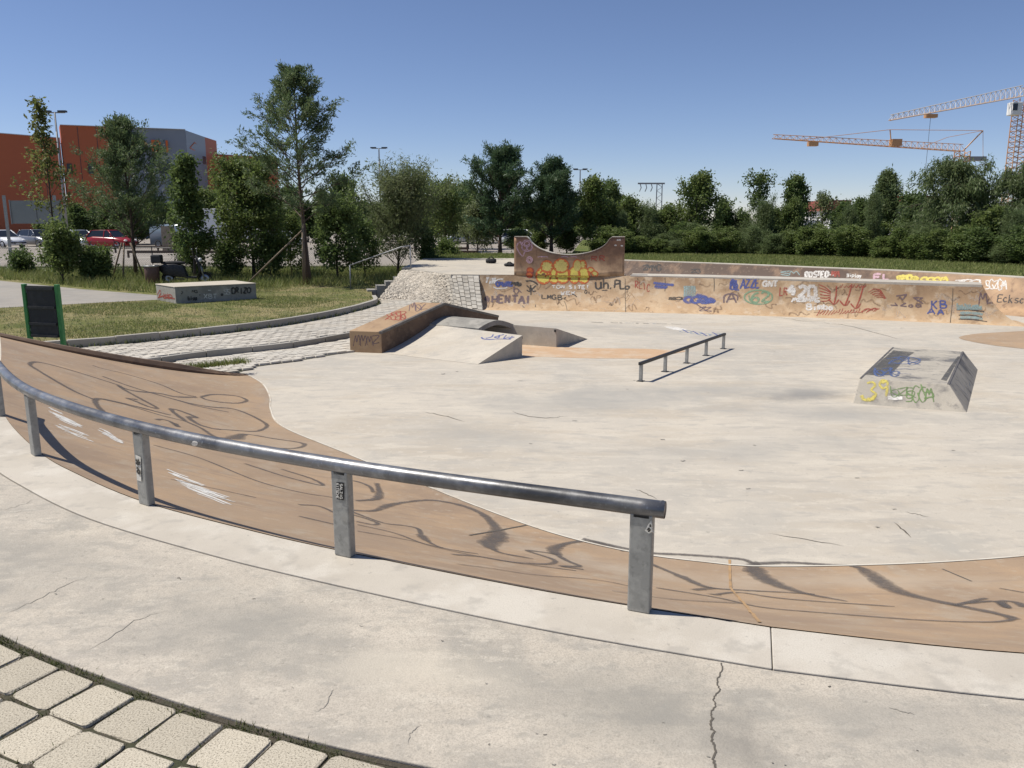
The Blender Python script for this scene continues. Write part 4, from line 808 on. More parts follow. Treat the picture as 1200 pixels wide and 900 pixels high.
# grass blades
def blades(name, poly, n, h, w, m, z, seed, label, avoid=None, dens=None):
    rs = np.random.default_rng(seed); P = np.array(poly); lo = P.min(0); hi = P.max(0); pts = []
    tot = 0
    while tot < n:
        q = lo+rs.random((n, 2))*(hi-lo); k = inside_np(q, poly)
        if avoid is not None: k &= ~inside_np(q, avoid)
        if dens is not None: k &= rs.random(n) < dens(q)
        pts.append(q[k]); tot += k.sum()
    return blade_mesh(name, np.concatenate(pts)[:n], h, w, m, z, rs, label)
def blade_mesh(name, pts, h, w, m, z, rs, label, parent=None):
    n = len(pts); zz = np.full(n, z) if np.isscalar(z) else z; b = np.column_stack([pts[:, 0], pts[:, 1], zz-.005]); az = rs.random(n)*6.283
    s = np.column_stack([np.cos(az), np.sin(az), np.zeros(n)])*(w*rs.uniform(.6, 1.3, n))[:, None]; hh = h*rs.uniform(.45, 1.25, n)
    t = b+np.column_stack([rs.normal(size=n)*.45*hh, rs.normal(size=n)*.45*hh, hh])
    v = np.stack([b-s, b+s, t], 1).reshape(-1, 3); o = mesh_np(name, v, np.arange(n*3).reshape(-1, 3), m, parent)
    return tag(o, label, None, None, 'stuff')
lawnpoly = [(-9.8, 14.6)]+xy(offset(KRB, .14))+[(-4.7, 27.0), (-4.9, 29), (-6, 32), (-11, 31), (-11, 26.4), (-9.3, 25.2), (-10.7, 24.4), (-14.1, 22.1), (-18, 19.5), (-15, 14), (-9, 11.5)]
bxy = xy(P for P in [U(184, 351.5, -.72), U(206.5, 356, -.72), U(301, 350.5, -.72)]); bxy.append((bxy[2][0]+bxy[0][0]-bxy[1][0], bxy[2][1]+bxy[0][1]-bxy[1][1]))
notb = bxy
tag(blades('lawn_grass', lawnpoly, 20000, .05, .008, 'grass_dry', -.72, 1, 'short dry lawn grass beside the paved path', notb))
tag(blades('lawn_grass', lawnpoly, 30000, .06, .009, 'grass_blade', -.72, 2, 'green tufts in the short lawn beside the paved path', notb, lambda q: .15+.85*(np.sin(q[:, 0]*1.3+q[:, 1]*.7)+np.sin(q[:, 0]*.5-q[:, 1]*1.1) > .3)))
apoly = [(-50, 38.4), (-50, 34), (-30, 32.6), (-20.55, 32.6), (-15, 28.4), (-11.4, 26.1), (-9.6, 25.4), (-10.8, 24.6), (-14.1, 22.3), (-20, 19), (-60, 9.8)]
blades('tall_grass', [(-30, 33), (-20.5, 33), (-15, 28.8), (-11.3, 26.5), (-8, 29.5), (-4.2, 29.6), (-3.9, 40), (-30, 39)], 26000, .32, .014, 'grass_blade', -.71, 3, 'rough uncut grass under the trees', notb)
gb = xy(offset(T2, .55))
blades('bank_grass', gb[:75]+[(21, 22), (20, 31), (16, 38), (8, 41), (-3.8, 41.3), (-3.8, 36.5), (3.2, 36.5)], 52000, .10, .012, 'grass_blade', -.003, 4, 'mown grass above the bowl wall')
# weeds along edges: kerb foot, grass wedge, upstand
rs = np.random.default_rng(8); w_ = []
for line, n, sp in ((offset(KRB, -.03), 900, .025), (resample([p+side*.22 for p in prof], 60), 2600, .06)):
    for _ in range(n):
        p = line[rs.integers(0, len(line))]; q = line[min(len(line)-1, rs.integers(0, len(line)))]; p = p.lerp(line[min(len(line)-1, line.index(p)+1)], rs.random()); w_.append((p.x+rs.normal()*sp, p.y+rs.normal()*sp))
w_ = np.array(w_); zz = np.where(np.arange(len(w_)) < 900, -.85, np.where(np.arange(len(w_)) < 3500, -.80, -.85))
blade_mesh('edge_weeds', w_, .10, .009, 'grass_blade', zz, rs, 'weeds growing along the kerb and the end of the brown bank')
# moss and grass in the joints between the near pavers
pts = []
for row in range(9):
    for off_ in (.038-.005+row*.2085,):
        line = offset(PV, -off_)
        for i in range(24, 124):
            for _ in range(34 if row == 0 else 16):
                p = line[i].lerp(line[i+1], rs.random()); pts.append((p.x+rs.normal()*(.012 if row == 0 else .006), p.y+rs.normal()*(.012 if row == 0 else .006)))
for o in list(pfield.children):
    if o.name.startswith('paver'):
        a = o.rotation_euler.z; ca, sa = math.cos(a), math.sin(a)
        for _ in range(26):
            d = rs.uniform(-.1, .1); e = (.104 if rs.random() < .5 else -.104)+rs.normal()*.005; pts.append((o.location.x+ca*e-sa*d, o.location.y+sa*e+ca*d))
for i in range(24, 126):
    for _ in range(70):
        p = PV[i].lerp(PV[i+1], rs.random()); o_ = rs.uniform(.002, .036); q = offset([PV[i], PV[i+1]], -o_)[0]-PV[i]; pts.append((p.x+q.x, p.y+q.y))
pts = np.array(pts); clump = np.sin(pts[:, 0]*17+3*np.sin(pts[:, 1]*11))+np.sin(pts[:, 1]*23+pts[:, 0]*9); pts = pts[clump > -.9]
blade_mesh('joint_moss', pts, .024, .0032, 'moss', -.014, rs, 'moss and tiny grass in the joints of the stone pavers')
# ------------------------------------------------------------------ cars, van, lorry
def car(px, py, y, rz, paint, label, L=4.2, H=1.46, Wd=1.76, hatch=True, nose=.34):
    x0, y0, z0 = at(px, y, -.62)
    t = thing('parked_car', label, 'car', (x0, y0, z0), 'cars in the car park', R(rz)); hw = Wd/2
    def sec(x, zlo, zhi, w, wt): return [Vector((x, -w*.92, zlo)), Vector((x, -w, zlo+.18)), Vector((x, -w, zhi-.16)), Vector((x, -wt, zhi)), Vector((x, wt, zhi)), Vector((x, w, zhi-.16)), Vector((x, w, zlo+.18)), Vector((x, w*.92, zlo))]
    l = L/2
    lp(MB().loft([sec(-l, .34, .80 if hatch else .82, hw*.80, hw*.72), sec(-l+.12, .24, .93, hw*.95, hw*.84), sec(-l+.8, .2, .96, hw, hw*.88), sec(0, .2, .93, hw, hw*.88), sec(l-1.15, .2, .90, hw, hw*.88), sec(l-.35, .22, .76, hw*.95, hw*.8), sec(l-.08, .26, .62, hw*.84, hw*.7), sec(l, .34, .54, hw*.72, hw*.6)]), 'body', paint, t, True)
    gx = [(-l+.12 if hatch else -l+.75, .92), (-l+.55 if hatch else -l+1.15, H-.04), (-.25, H), (.25, H-.02), (l-1.15, .90)]
    gs = []
    for i, (x, z) in enumerate(gx):
        wb = hw*.9; wt = hw*(.88 if z < 1 else .70); gs.append([Vector((x, -wb, .90)), Vector((x, -wt, z)), Vector((x, wt, z)), Vector((x, wb, .90))])
    gl = lp(MB().loft(gs), 'windows', 'car_glass', t, False)
    lp(MB().loft([[Vector((x, -hw*.715, z-.015)), Vector((x, -hw*.66, z+.02)), Vector((x, hw*.66, z+.02)), Vector((x, hw*.715, z-.015))] for x, z in ((gx[1][0]-.05, gx[1][1]-.02), (gx[1][0]+.2, H-.02), (-.1, H), (.28, H-.03))]), 'roof', paint, t, True)
    for s in (-1, 1):
        for (xa, za), (xb, zb) in ((gx[0], gx[1]), (gx[3], gx[4])): lp(MB().tube([(xa, s*hw*.9, .9), (xb if zb > za else xa, s*hw*.72, max(za, zb)), ] if zb > za else [(xb, s*hw*.9, .9), (xa, s*hw*.72, za)], .04, 6), 'pillar', paint, t)
        lp(MB().box((-.12, s*hw*.815, 1.16), (.07, .03, .56), 0, 0, s*.3), 'pillar', paint, t, False)
        lp(ell((l-.16, s*hw*.66, .64), (.13, .17, .09)), 'headlight', 'lamp_glass', t); lp(ell((-l+.06, s*hw*.74, .82), (.07, .12, .12)), 'tail_light', 'tail_red', t)
        lp(ell((l-1.25, s*hw*1.08, .98), (.07, .11, .07)), 'mirror', paint, t)
        for wx in (-l+.78, l-.82): wheel(t, (wx, s*(hw-.1), .31), .31, .2)
    lp(MB().box((l-.03, 0, .42), (.06, Wd*.5, .16)), 'grille', 'tyre', t, False); lp(MB().box((l+.005, 0, .36), (.03, .5, .11)), 'number_plate', 'plate_white', t, False)
    return t
car(4, 289, 69, -28, 'car_white', 'white car parked beside the billboard post', 4.4)
car(46, 289, 72, -30, 'car_grey', 'dark grey car half hidden by the bright green bush', 4.2)
car(93, 289, 69, -32, 'car_silver', 'silver car parked to the left of the red car', 4.2, 1.46, 1.76, False)
car(132, 289, 68, -14, 'car_red', 'dark red small hatchback parked on the car park', 3.9, 1.47)
car(547, 283, 80, 196, 'car_silver', 'silver-blue car far off seen between the willow shrub and the dark pine', 4.3, 1.45, 1.76, False)
car(330, 284, 70, -20, 'car_white', 'white car glimpsed behind the tall pine trunk', 4.2)
car(612, 276, 74, 10, 'car_white', 'white car glimpsed behind the dark pines at the ramp extension', 4.2)
# lorry trailer and blue van behind the trees
def lorry():
    x0, y0, z0 = at(262, 66, -.62); t = thing('lorry', 'white box lorry standing behind the round broadleaf tree', 'lorry', (x0, y0, z0), None, R(-6))
    lp(MB().box((0, 0, 2.0), (6.2, 2.4, 2.3)), 'cargo_box', 'car_white', t, False, .04); lp(MB().box((.3, 0, .72), (6.6, 2.0, .24)), 'chassis', 'dark_metal', t, False)
    lp(MB().loft([[Vector((x, -1.1, .55)), Vector((x, 1.1, .55)), Vector((x, 1.05, h)), Vector((x, -1.05, h))] for x, h in ((3.25, 2.7), (4.3, 2.65), (4.9, 1.7), (5.0, .8))]), 'cab', 'car_white', t)
    lp(MB().loft([[Vector((x, -1.06, b)), Vector((x, 1.06, b)), Vector((x, 1.03, h)), Vector((x, -1.03, h))] for x, b, h in ((4.35, 1.75, 2.55), (4.93, 1.72, 1.76))]), 'windscreen', 'car_glass', t, False)
    for x in (-2.2, -1.2, 4.1):
        for s in (-1, 1): wheel(t, (x, s*1.0, .46), .46, .28)
    x0, y0, z0 = at(212, 68, -.62); t = thing('van', 'blue and white panel van behind the slender dark tree', 'van', (x0, y0, z0), None, R(-20))
    def sec(x, lo, hi, w): return [Vector((x, -w, lo)), Vector((x, w, lo)), Vector((x, w, hi-.3)), Vector((x, w*.8, hi)), Vector((x, -w*.8, hi)), Vector((x, -w, hi-.3))]
    lp(MB().loft([sec(-2.3, .3, 1.95, .9), sec(1.0, .3, 2.0, .92), sec(1.7, .3, 1.45, .9), sec(2.35, .35, 1.05, .8)]), 'body', 'car_blue', t)
    lp(MB().loft([[Vector((x, -.93, b)), Vector((x, .93, b)), Vector((x, .88, h)), Vector((x, -.88, h))] for x, b, h in ((.4, 1.2, 1.75), (1.1, 1.2, 1.72), (1.72, 1.2, 1.3))]), 'windows', 'car_glass', t, False)
    for x in (-1.5, 1.5):
        for s in (-1, 1): wheel(t, (x, s*.82, .34), .34, .2)
lorry()
fn = thing('plank_fence', 'weathered upright plank fence section at the car park edge', 'fence', at(198, 62, -.62))
for i in range(9):
    q = at(191.5+i*1.75, 62, -.62); MB().box((q[0], 62, .3), (.105, .03, 1.85+random.uniform(-.03, .03))).build('plank', 'wood_fence', fn)
for z in (-.2, .8): q = at(198.5, 62, 0); MB().box((q[0], 62.04, z), (1.05, .04, .08)).build('rail', 'wood_fence', fn)
# low timber rails of the car park
def trail(pa, pb, y, z, lb):
    a = at(pa, y, -.62); b = at(pb, y, -.62); t = thing('timber_rail', lb, 'barrier', (a[0], y, -.62)); n = max(2, int((b[0]-a[0])/2.6))
    MB().box(((a[0]+b[0])/2, y, -.62+z), (b[0]-a[0], .10, .16)).build('rail', 'wood_rail', t)
    for i in range(n+1): MB().box((a[0]+(b[0]-a[0])*i/n, y+.09, -.62+z*.5-.05), (.1, .1, z+.06)).build('post', 'wood_rail', t)
trail(85, 335, 58, .42, 'long low timber rail in front of the parked cars'); trail(150, 345, 50, .38, 'second low timber rail nearer the tree stakes'); trail(505, 548, 54, .45, 'short timber rail right of the willow shrub'); trail(505, 560, 49, .40, 'short timber rail behind the bush near the back deck')

# ------------------------------------------------------------------ billboard, lamps, masts
bl = thing('billboard', 'grey billboard seen from behind on two thin posts beyond the verge', 'billboard', at(44, 44.5, -.7)); 
p1_ = at(17.0, 44.5, -.7); 
for px in (14, 72): q = at(px, 44.5, -.7); MB().box((q[0], 44.5, 1.1), (.13, .10, 3.7)).build('post', 'galv_steel', bl)
a = D(15, 262, 44.4); b = D(71, 235, 44.4); MB().box(((a.x+b.x)/2, 44.38, (a.z+b.z)/2), (b.x-a.x, .06, b.z-a.z)).build('panel', 'billboard_back', bl)
for fx in (0, .5, 1): MB().box((a.x+(b.x-a.x)*fx, 44.33, (a.z+b.z)/2), (.05, .05, b.z-a.z+.06)).build('frame_bar', 'mast_grey', bl)
def lamp(px, row, y, lb, s=1.0):
    q = at(px, y, -.62); zt = D(px, row, y).z; xt = D(px, row, y).x; t = thing('street_lamp', lb, 'street lamp', (q[0], y, -.62), 'tall double-headed lamps of the car park')
    MB().tube([(xt, y, -.62), (xt, y, zt)], [.11*s, .06*s], 8).build('pole', 'mast_grey', t, True); MB().box((xt, y, zt), (1.5*s, .10, .07)).build('cross_arm', 'mast_grey', t)
    for d in (-1, 1): MB().loft([[Vector((xt+d*(.28+k)*s, y-w, zt+.02+h)) for w, h in ((-.16, 0), (.16, 0), (.14, .13), (-.14, .13))] for k in (0, .3, .58)]).build('lamp_head', 'dark_metal', t)
lamp(444, 174, 95, 'tall double-headed lamp post between the tall pine and the willow shrub', 1.1); lamp(680, 199, 100, 'tall double-headed lamp post behind the pointed dark pine', 1.0); lamp(64, 132, 62, 'tall double-headed lamp post seen through the thin young tree', 1.0)
def mast(px, row, y, side_, lb):
    q = at(px, y, -.6); zt = D(px, row, y).z; xt = D(px, row, y).x; t = thing('overhead_line_mast', lb, 'mast', (q[0], y, -.6), 'railway masts behind the trees'); w = .28
    for dx in (-w, w): MB().tube([(xt+dx*1.2, y, -.6), (xt+dx, y, zt)], .055, 5).build('leg', 'mast_grey', t)
    n = 16; MB().tube([(xt+(w if i % 2 else -w), y, -.6+(zt+.6)*i/n) for i in range(n+1)], .035, 4).build('lattice', 'mast_grey', t)
    MB().box((xt+side_*.9, y, zt), (2.9, .2, .16)).build('cross_beam', 'mast_grey', t)
    for k in (.9, 1.5, 2.1): MB().tube([(xt+side_*k, y, zt), (xt+side_*(k-.12), y, zt-.45), (xt+side_*(k+.05), y, zt-.85)], .05, 5).build('insulator', 'mast_grey', t)
mast(773, 215, 90, -1, 'lattice overhead line mast rising behind the hedge'); mast(509, 221, 85, -1, 'overhead line mast among the distant trees beside the willow shrub')

# ------------------------------------------------------------------ orange store building
bd = thing('store_building', 'large orange store building with a grey panel behind the left trees', 'building', at(150, 108, -.62))
def wallseg(pa, ya, pb, yb, row, name, m, rowb=None, depth=9, parent=bd, lift=0):
    a = D(pa, row if not isinstance(row, tuple) else row[0], ya); b = D(pb, row if not isinstance(row, tuple) else row[1], yb)
    za = -.62 if rowb is None else D(pa, rowb[0], ya).z; zb = -.62 if rowb is None else D(pb, rowb[1], yb).z
    n = Vector((b.y-a.y, -(b.x-a.x), 0)).normalized(); n = n if n.dot(Vector((-a.x, -a.y, 0))) > 0 else -n; a += n*lift; b += n*lift; k = -n*depth
    lo = [Vector((a.x, a.y, za)), Vector((b.x, b.y, zb)), Vector((b.x, b.y, zb))+k, Vector((a.x, a.y, za))+k]
    hi = [Vector((a.x, a.y, a.z)), Vector((b.x, b.y, b.z)), Vector((b.x, b.y, b.z))+k, Vector((a.x, a.y, a.z))+k]
    return MB().hexa(lo, hi).build(name, m, parent)
zt = D(217, 152, 110).z
wallseg(-190, 91.7, 70, 103.2, (141.5, 162), 'low_wing', 'facade_orange'); wallseg(70, 103.5, 135, 106.6, (146.6, 148.4), 'tower_wall', 'facade_orange', None, 3); wallseg(135, 106.6, 217, 110, (148.4, 152), 'panel_wall', 'facade_grey', None, 1)
wallseg(217.2, 110.2, 240, 119, (152.6, 160.6), 'side_panel', 'facade_grey', None, 2); wallseg(240, 119, 253.5, 125, (160.6, 165), 'side_wall', 'facade_orange', None, 2); wallseg(253.7, 126, 325, 129.2, (181, 185), 'rear_wing', 'facade_orange')
wallseg(-190, 91.7, 70, 103.2, (140.6, 161.2), 'roof_trim', 'facade_trim', (141.5, 162), .5, bd, .15); wallseg(70, 103.5, 217, 110, (145.9, 151.4), 'roof_trim', 'facade_trim', (146.6, 152), .5, bd, .15); wallseg(253.7, 126, 325, 129.2, (180.4, 184.5), 'roof_trim', 'facade_trim', (181.2, 185.2), .5, bd, .15)
wallseg(135.2, 106.6, 217, 110, (189.5, 190.5), 'lower_band', 'facade_orange', (233, 232), .3, bd, .12)
wallseg(217.2, 110.2, 240, 119, (191, 194), 'side_band', 'facade_orange', (256, 254), .3, bd, .15); wallseg(218, 110.5, 239.6, 118.8, (180, 183.5), 'side_window', 'window_glass', (190, 193), .3, bd, .2)
for px_ in (-40, -10, 20, 48): wallseg(px_, 100.1+px_*.0443, px_+.7, 100.13+px_*.0443, (158, 158), 'panel_seam', 'facade_dark', (255, 255), .3, bd, .12)
for px_ in (90, 112): wallseg(px_, 103.5+(px_-70)*.0477, px_+.6, 103.53+(px_-70)*.0477, (148.5, 148.5), 'panel_seam', 'facade_dark', (255, 255), .3, bd, .06)
wallseg(70.5, 103.5, 135, 106.6, (168, 168.8), 'panel_seam', 'facade_dark', (168.7, 169.5), .3, bd, .07)
for a_, b_, r0, r1, n_ in ((2, 13, 186, 196.5, 1), (13.5, 24, 186, 196.5, 1), (4, 25, 215, 222, 0), (78, 84, 192, 204, 0), (103, 109, 192, 204, 0), (185, 200, 191, 203, 0), (-30, -8, 186, 196.5, 1), (-30, -6, 215, 222, 0)):
    ya = 100.1+(a_)*.0443 if a_ < 70 else 103.5+(a_-70)*.0442; wallseg(a_, ya, b_, ya+(b_-a_)*.0443, (r0, r0), 'window', 'window_glass' if n_ else 'facade_dark', (r1, r1), .3, bd, .35)
def letters(txt, px, row, y, size, m, parent, rz, ext=.15):
    cu = bpy.data.curves.new('lettering', 'FONT'); cu.body = txt; cu.size = size; cu.extrude = ext; cu.space_character = 1.1; tmp = bpy.data.objects.new('tmp', cu); COL.objects.link(tmp)
    bpy.context.view_layer.update(); me = bpy.data.meshes.new_from_object(tmp.evaluated_get(bpy.context.evaluated_depsgraph_get())); bpy.data.objects.remove(tmp)
    p = D(px, row, y)-parent_off(parent); me.materials.clear(); me.materials.append(M(m)); o = bpy.data.objects.new('lettering', me); COL.objects.link(o); o.parent = parent; o.location = p; o.rotation_euler = (math.pi/2, 0, rz); return o
letters('OBI', 152, 177, 106.9, 2.15, 'letter_orange', bd, math.atan2(3.4, D(217, 152, 110).x-D(135, 152, 106.6).x)).scale = (1.28, 1, 1)
lg_ = D(228, 170, 114.5)-parent_off(bd); MB().tube([D(222.5, 173, 111.6), D(228, 167, 113.8), D(233.5, 171.5, 116.2), D(228, 176.5, 113.8), D(222.5, 173, 111.6)], .07, 5).build('emblem', 'letter_orange', bd)
# distant brick buildings and roofs behind the hedge
for pa, pb, r0, y, lb, m in ((1070, 1118, 233, 95, 'low red-roofed building glimpsed left of the crane mast', 'brick_far'), (974, 992, 238, 100, 'small red-roofed building glimpsed between hedge trees', 'brick_far'), (945, 958, 262, 90, 'small white hut glimpsed through the wispy tree', 'white_paint')):
    t = thing('building', lb, 'building', at((pa+pb)/2, y, -.6)); a = D(pa, r0, y); b = D(pb, r0, y); c = (a+b)/2; wd = (b.x-a.x)
    MB().box((c.x, y+4, (a.z-.6)/2), (wd, 8, a.z+.6)).build('wall', 'white_paint', t); MB().prism([(a.x-.4, y-.4), (b.x+.4, y-.4), (b.x+.4, y+8.4), (a.x-.4, y+8.4)], a.z-.9, a.z+.35).build('roof', m, t)
    for k in range(3): MB().box((a.x+wd*(k+.5)/3, y-.03, a.z-1.6), (wd*.16, .1, .8)).build('window', 'window_glass', t)

# ------------------------------------------------------------------ cranes
def truss(pa, pb, w, h, n, r, name, m, parent, taper=1.0, up=Vector((0, 0, 1))):
    d = (pb-pa); s = d.normalized().cross(up).normalized(); mb = MB()
    ch = lambda t: (pa+d*t, w*(1-(1-taper)*t), h*(1-(1-taper)*t))
    L = []; Rr = []; T = []
    for i in range(n+1): c, w_, h_ = ch(i/n); L.append(c-s*w_/2); Rr.append(c+s*w_/2); T.append(c+up*h_)
    for q in (L, Rr, T): mb.tube([q[0], q[-1]], r, 5)
    for i in range(n):
        mid = (T[i]+T[i+1])/2; mb.tube([L[i], mid, L[i+1]], r*.6, 4); mb.tube([Rr[i], mid, Rr[i+1]], r*.6, 4); mb.tube([L[i], Rr[i+1]], r*.5, 4)
    return mb.build(name, m, parent)
def tower(p, z0, z1, w, n, r, name, m, parent):
    mb = MB()
    cs = [Vector((p.x+dx*w/2, p.y+dy*w/2, 0)) for dx, dy in ((-1, -1), (1, -1), (1, 1), (-1, 1))]
    for c in cs: mb.tube([c+Vector((0, 0, z0)), c+Vector((0, 0, z1))], r, 5)
    for i in range(n):
        a = z0+(z1-z0)*i/n; b = z0+(z1-z0)*(i+1)/n
        for k in range(4): mb.tube([cs[k]+Vector((0, 0, a)), cs[(k+1) % 4]+Vector((0, 0, b))], r*.6, 4); mb.tube([cs[k]+Vector((0, 0, a)), cs[(k+1) % 4]+Vector((0, 0, a))], r*.5, 4)
    return mb.build(name, m, parent)
yc = 130; c1 = thing('tower_crane', 'pale tower crane with a raised white lattice jib, mast beside the dark willow', 'crane', at(1196, yc, -.6))
tip = D(1043, 141, 122); root_ = D(1197, 113, yc); truss(root_, tip, 1.3, 1.6, 26, .06, 'jib', 'crane_white', c1, .45)
mb = MB(); mb.tube([root_, tip], .10, 6); mb.build('jib_chord', 'crane_orange', c1)
end = root_+(root_-tip)*.35; truss(root_, end, 1.2, 1.2, 8, .10, 'counter_jib', 'crane_white', c1); MB().box(end+Vector((0, 0, -.8)), (2.4, 1.6, 2.2)).build('counterweight', 'concrete_grey', c1)
mp_ = D(1197.5, 122, yc); tower(mp_, -.6, root_.z-.4, 1.7, 26, .075, 'mast', 'crane_orange', c1); MB().box((mp_.x-1.4, mp_.y-.6, root_.z-1.9), (1.5, 1.5, 1.9)).build('cab', 'white_paint', c1, False, .1); MB().box((mp_.x-1.75, mp_.y-1.37, root_.z-1.7), (.7, .06, 1.0)).build('cab_window', 'car_glass', c1)
tr = root_.lerp(tip, .7); MB().box(tr-Vector((0, 0, .45)), (1.6, 1, .5)).build('trolley', 'crane_orange', c1); MB().tube([tr, tr-Vector((0, 0, 9))], .03, 4).build('hoist_rope', 'cable', c1)
yc = 105; c2 = thing('tower_crane', 'orange crane with a long level jib and pendant bars over the hedge', 'crane', at(1127, yc, -.6))
top = D(1128, 177.5, yc); tip = D(906, 162.5, 99); truss(top, tip, .9, .85, 30, .042, 'jib', 'crane_orange', c2, .55)
tower(Vector((top.x, yc, 0)), -.6, top.z, 1.3, 18, .065, 'mast', 'crane_orange', c2)
ap = D(1152, 153, yc); MB().tube([top, ap], .08, 6).build('a_frame', 'crane_orange', c2); kp = top.lerp(tip, .39); kt = D(1043, 152, kp.y); MB().tube([kp, kt], .075, 6).build('king_post', 'crane_orange', c2)
MB().tube([ap, kt, tip.lerp(top, .12)], .035, 5).build('pendant', 'crane_orange', c2); MB().tube([ap, D(1110, 161, yc), top.lerp(tip, .24)], .032, 5).build('pendant', 'crane_orange', c2); MB().tube([ap, D(1152, 190, yc), D(1130, 186, yc)], .03, 5).build('back_stay', 'crane_orange', c2)
MB().box(top.lerp(tip, .37)+Vector((0, 0, .5)), (1.2, .9, .8)).build('jib_joint', 'crane_orange', c2); MB().box(top.lerp(tip, .8)-Vector((0, 0, .3)), (1.1, .8, .5)).build('trolley', 'crane_orange', c2); MB().box(D(1143, 186, yc), (2.2, 1.1, .5)).build('winch_platform', 'mast_grey', c2)

# wire fence along the car park
wf = thing('wire_fence', 'thin wire fence on slim posts along the car park verge', 'fence', at(170, 38.6, -.7))
xa = at(-20, 38.6, -.7)[0]; xb = at(430, 38.6, -.7)[0]; nf = 9
for i in range(nf+1): MB().tube([(xa+(xb-xa)*i/nf, 38.6, -.75), (xa+(xb-xa)*i/nf, 38.6, .42)], .025, 6).build('post', 'dark_metal', wf)
for z_ in (.40, -.1, -.6): MB().tube([(xa, 38.6, z_), (xb, 38.6, z_)], .006, 4).build('wire', 'mast_grey', wf)
mb = MB(); k_ = 0; x_ = xa
while x_ < xb-1.0:
    for s_ in (1, -1):
        x0_, x1_ = (x_, x_+1.0) if s_ > 0 else (x_+1.0, x_); mb.add([(x0_-.004, 38.6, -.6), (x0_+.004, 38.6, -.6), (x1_+.004, 38.605, .4), (x1_-.004, 38.605, .4)], [(0, 1, 2, 3)])
    x_ += .11
tag(mb.build('wire_mesh', 'mast_grey', wf), kind='stuff')
